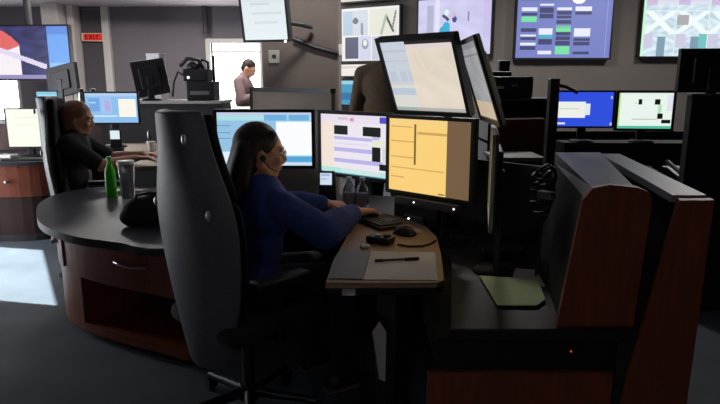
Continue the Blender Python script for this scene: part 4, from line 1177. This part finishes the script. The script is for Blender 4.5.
# ------------------------------------------------------------------ left background stations
ld = thing('left_desk', 'pale kidney-shaped desk in front of the woman in black', 'desk')
kpz = smooth_poly([(-1.84, 4.36), (-1.60, 4.34), (-1.30, 4.52), (-1.05, 4.85), (-1.1, 5.9), (-2.4, 6.0), (-2.35, 5.35), (-1.95, 5.1), (-1.78, 4.80), (-1.80, 4.55)], 4)
MB().prism(kpz, 0.825, 0.86, 0.006).build('tabletop', mat('pale_laminate', rgb(170, 150, 132), 0.45, var=0.06), ld)
MB().box((-1.30, 4.98, 0), (-1.15, 5.8, 0.825), None, 0.01).build('pedestal', M['blackmatte'], ld)
MB().box((-2.35, 5.8, 0), (-1.3, 5.85, 0.825)).build('back_panel', M['blackmatte'], ld)
lf = painter(rgb(140, 190, 235), [('r', 0, 0, 1, 0.10, rgb(176, 205, 238)), ('r', 0.06, 0.18, 0.26, 0.62, rgb(110, 165, 225)), ('r', 0.30, 0.15, 0.50, 0.7, rgb(160, 195, 240)), ('r', 0.36, 0.25, 0.46, 0.6, rgb(180, 170, 225)), ('r', 0.64, 0.20, 0.97, 0.80, rgb(248, 246, 232)), ('r', 0.03, 0.76, 0.6, 0.80, rgb(205, 228, 248)), ('r', 0.08, 0.3, 0.2, 0.33, rgb(230, 240, 250))])
monitor('computer_monitor', 'wide monitor with light blue screen facing the woman in black', 'monitor', (-2.30, 5.62, 0.861), R(2), 0.365, 0.475, 0.27, lf, res=(60, 36), stand_r=0.1, bez=0.015)
p2 = thing('desk_phone', 'small lit phone on the pale desk below the light blue screen', 'phone', (-2.16, 5.30, 0.861), R(6))
MB().box((-0.06, -0.05, 0), (0.06, 0.05, 0.03), None, 0.008).box((-0.05, 0.0, 0.02), (0.05, 0.03, 0.19), None, 0.006).build('phone_body', M['black'], p2)
picture('screen', 0.08, 0.075, painter(rgb(222, 236, 240), [('r', 0.15, 0.2, 0.7, 0.3, rgb(180, 205, 215))]), p2, Matrix.Translation((0, -0.002, 0.145)), 8, 8)
cp = thing('paper_cup', 'white cup on the pale desk behind the tumbler', 'cup', (-1.84, 5.28, 0.861))
MB().lathe([(0.028, 0), (0.038, 0.09), (0.036, 0.09)]).build('cup_body', M['white'], cp, 60)
MB().tube([(0.034, 0, 0.07), (0.06, 0, 0.06), (0.055, 0, 0.03), (0.031, 0, 0.022)], 0.006).build('handle', M['white'], cp, 180)
kb2 = thing('keyboard', 'dark keyboard on the pale desk under the arms of the woman in black', 'keyboard', (-1.52, 4.66, 0.861), R(-68))
MB().box((-0.2, -0.07, 0), (0.2, 0.07, 0.02), None, 0.005).build('case', M['dkgrey'], kb2)

# far left cabinet with white screen
fl = thing('corner_console', 'dark red wooden console with grey top at far left edge', 'console')
fr = smooth_poly([(-3.9, 5.42), (-3.35, 5.40), (-2.95, 5.48), (-2.78, 5.75), (-2.85, 6.3), (-3.9, 6.42)], 4)
MB().prism(fr, 0.71, 0.745, 0.006).build('worktop', M['laminate'], fl)
def shrink(pl, k):
    cx = sum(p[0] for p in pl) / len(pl); cy = sum(p[1] for p in pl) / len(pl)
    return [(cx + (x - cx) * k, cy + (y - cy) * k) for x, y in pl]
MB().prism(shrink(fr, 0.95), 0.42, 0.71).build('drawer', M['mahog'], fl)
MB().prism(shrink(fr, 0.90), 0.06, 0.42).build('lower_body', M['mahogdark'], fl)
MB().prism(shrink(fr, 0.95), 0.0, 0.06).build('plinth', M['dkgrey'], fl)
MB().sphere((-3.23, 5.405, 0.565), 0.02).build('knob', M['chrome'], fl, 180)
monitor('computer_monitor', 'monitor with plain glaring white screen on the far left console', 'monitor', (-3.22, 5.82, 0.746), R(4), 0.28, 0.36, 0.36,
        painter(rgb(245, 250, 232), [('r', 0.2, 0.2, 0.8, 0.23, rgb(230, 235, 215)), ('r', 0.2, 0.4, 0.7, 0.43, rgb(230, 238, 218))]), res=(30, 30), bez=0.012, stand_r=0.1)
kb3 = thing('keyboard', 'dark keyboard below the glaring white screen at far left', 'keyboard', (-3.12, 5.58, 0.746), R(6))
MB().box((-0.2, -0.06, 0), (0.2, 0.06, 0.02), None, 0.005).build('case', M['dkgrey'], kb3)
pw = thing('paper_stack', 'small white paper pile in front of the glaring white screen', 'paper', (-3.30, 5.60, 0.767), R(-12))
MB().box((-0.08, -0.06, 0.0), (0.08, 0.05, 0.03), None, 0.006).build('sheets', M['white'], pw)
mback = monitor('computer_monitor', 'grey monitor seen from behind under the big hanging screen', 'monitor', (-3.24, 6.70, 1.051), R(158), 0.42, 0.40, 0.30, None, tilt=R(6), roll=R(10), case='dkgrey', res=(4, 4), stand_r=0.1)
hd = thing('high_shelf', 'long pale grey shelf with cabinet below carrying the back-row equipment', 'shelf')
MB().box((-4.0, 6.45, 1.02), (-2.75, 6.95, 1.05), None, 0.004).build('lower_board', M['midgrey'], hd)
MB().box((-2.72, 6.35, 1.235), (-1.45, 6.95, 1.265), None, 0.004).build('upper_board', M['palegrey'], hd)
MB().box((-2.70, 6.5, 0), (-1.47, 6.93, 1.235)).build('cabinet_body', M['dkgrey'], hd)
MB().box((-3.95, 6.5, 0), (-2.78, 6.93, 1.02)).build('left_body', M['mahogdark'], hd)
monitor('computer_monitor', 'monitor with cyan screen beside the grey monitor back', 'monitor', (-3.27, 6.36, 0.746), R(10), 0.504, 0.20, 0.22,
        painter(rgb(128, 200, 225), [('r', 0.1, 0.15, 0.9, 0.3, rgb(170, 225, 238)), ('r', 0.1, 0.5, 0.6, 0.6, rgb(90, 165, 205))]), res=(20, 20), bez=0.01, stand_r=0.07)
bm_ = monitor('computer_monitor', 'black tilted monitor seen from behind on the pale shelf', 'monitor', (-2.24, 6.55, 1.266), R(196), 0.235, 0.31, 0.34, None, tilt=R(8), roll=R(9), res=(4, 4), stand_r=0.1)
ca = thing('carton', 'small white carton behind the black tilted monitor', 'carton', (-2.26, 6.84, 1.266), R(-14))
MB().box((-0.08, -0.07, 0), (0.08, 0.07, 0.48), None, 0.003).build('box', M['carton'], ca)
MB().box((-0.082, -0.072, 0.47), (0.082, 0.072, 0.50), None, 0.003).build('lid', M['carton'], ca)
rk = thing('radio_rack', 'black radio equipment rack with antennas at end of pale shelf', 'equipment', (-1.72, 6.62, 1.266))
MB().box((-0.12, -0.16, 0), (0.17, 0.14, 0.20), None, 0.01).build('lower_unit', M['black'], rk)
MB().box((-0.16, -0.12, 0.20), (0.10, 0.12, 0.33), None, 0.012).build('upper_unit', M['black'], rk)
MB().sphere((-0.06, -0.05, 0.35), (0.07, 0.06, 0.06)).build('lamp_head', M['black'], rk, 180)
MB().cone((0.145, 0.0, 0.19), (0.15, 0.0, 0.47), 0.014, 0.010).build('antenna', M['black'], rk, 40)
MB().tube([(-0.14, -0.1, 0.25), (-0.20, -0.14, 0.30), (-0.26, -0.1, 0.20), (-0.28, -0.12, 0.04)], 0.012).build('cable', M['black'], rk, 180)
MB().tube([(0.05, -0.05, 0.32), (0.0, -0.08, 0.42), (-0.12, -0.06, 0.44), (-0.20, -0.05, 0.36)], 0.022).build('swing_arm', M['black'], rk, 180)
MB().tube([(0.08, 0.02, 0.32), (0.09, -0.02, 0.40), (0.04, -0.04, 0.43), (-0.02, -0.02, 0.38)], 0.014).build('cable', M['black'], rk, 180)
MB().sphere((-0.10, -0.125, 0.24), 0.014).build('indicator_light', M['led'], rk)
MB().box((-0.08, -0.166, 0.06), (0.12, -0.158, 0.10), None, 0.002).build('face_plate', M['midgrey'], rk)
for k, (x, lab) in enumerate(((-2.99, 'left of two slim steel canisters near the pale pillar'), (-2.86, 'right of two slim steel canisters near the pale pillar'))):
    t = thing('steel_canister', lab, 'canister', (x, 6.53, 1.051), 0, 'slim steel canisters')
    MB().lathe([(0.035, 0), (0.038, 0.01), (0.038, 0.27), (0.03, 0.30)]).build('canister_body', M['chrome'], t, 50)
    MB().lathe([(0.03, 0.30), (0.03, 0.335), (0.02, 0.34)]).build('lid', M['black'], t, 50)
# sunlit counter near the doorway
ct = thing('counter', 'pale sunlit counter in front of the bright doorway', 'counter')
MB().box((-2.55, 7.4, 1.09), (-1.30, 8.3, 1.125), None, 0.006).build('countertop', M['white'], ct)
MB().box((-2.50, 7.5, 0), (-1.35, 8.25, 1.09)).build('body', M['dkgrey'], ct)
# white sheet hanging under the keyboard table
hp_ = MB().prism([(0.0, 0.0), (0.03, -0.21), (0.055, -0.22), (0.058, 0.0), (0.03, 0.045)], -0.0015, 0.0015).build('hanging_sheet', M['paper'])
hp_.location = (0.05, 2.30, 0.47)
hp_.rotation_euler = (PI / 2, 0, 0)
tag(hp_, 'white pointed sheet of paper hanging below the wooden table', 'paper')

# ------------------------------------------------------------------ light
w_ = bpy.data.worlds.new('daylight')
SC.world = w_
w_.use_nodes = True
bgn = w_.node_tree.nodes['Background']
bgn.inputs['Color'].default_value = (0.92, 0.96, 1.0, 1)
bgn.inputs['Strength'].default_value = 10.0
sun = bpy.data.lights.new('sun', 'SUN')
sun.energy = 26.0
sun.angle = R(0.5)
sun.color = (0.84, 0.96, 1.0)
so = bpy.data.objects.new('sun', sun)
COL.objects.link(so)
el = R(40)
dirv = V((0.978 * math.cos(el), -0.208 * math.cos(el), -math.sin(el)))
so.rotation_euler = dirv.to_track_quat('-Z', 'Y').to_euler()
def portal(c, nrm, w, h):
    l = bpy.data.lights.new('daylight_portal', 'AREA')
    l.shape = 'RECTANGLE'; l.size = w; l.size_y = h
    l.cycles.is_portal = True
    o = bpy.data.objects.new('daylight_portal', l)
    COL.objects.link(o)
    o.location = c
    o.rotation_euler = V(nrm).to_track_quat('-Z', 'Z').to_euler()
portal((-2.075, FY + 0.13, 1.06), (0, -1, 0), 0.81, 2.12)
portal((-6.52, FY + 0.13, 1.08), (0, -1, 0), 1.56, 1.07)
mid_ = LA + LD * 0.82
portal((mid_.x - 0.12 * 0.862, mid_.y - 0.12 * 0.507, 1.0), (0.862, 0.507, 0), 1.64, 1.98)
def fill_light(loc, e, size, col=(1, 0.96, 0.92)):  # unseen fill lights added under the ceiling to brighten the far end
    l = bpy.data.lights.new('background_fill', 'AREA')
    l.shape = 'SQUARE'; l.size = size; l.energy = e; l.color = col
    o = bpy.data.objects.new('background_fill', l)
    COL.objects.link(o)
    o.location = loc
for loc, e in (((1.2, 6.4), 60), ((3.6, 6.2), 45), ((-3.4, 8.2), 60), ((-1.6, 8.6), 45)):
    fill_light((loc[0], loc[1], CZ - 0.03), e, 0.6)

sp = bpy.data.lights.new('column_fill_spot', 'SPOT')  # added spot without a fixture, brightens the front of the column
sp.energy = 110; sp.spot_size = R(75); sp.spot_blend = 0.8; sp.shadow_soft_size = 0.15; sp.color = (1, 0.96, 0.92)
spo = bpy.data.objects.new('column_fill_spot', sp)
COL.objects.link(spo)
spo.location = (-0.5, 5.0, 2.95)
spo.rotation_euler = V((-0.1, 1.2, -1.25)).to_track_quat('-Z', 'Y').to_euler()

SC.view_settings.view_transform = 'Standard'
SC.view_settings.look = 'None'
SC.view_settings.exposure = 0
SC.view_settings.gamma = 1
SC.view_settings.use_curve_mapping = False
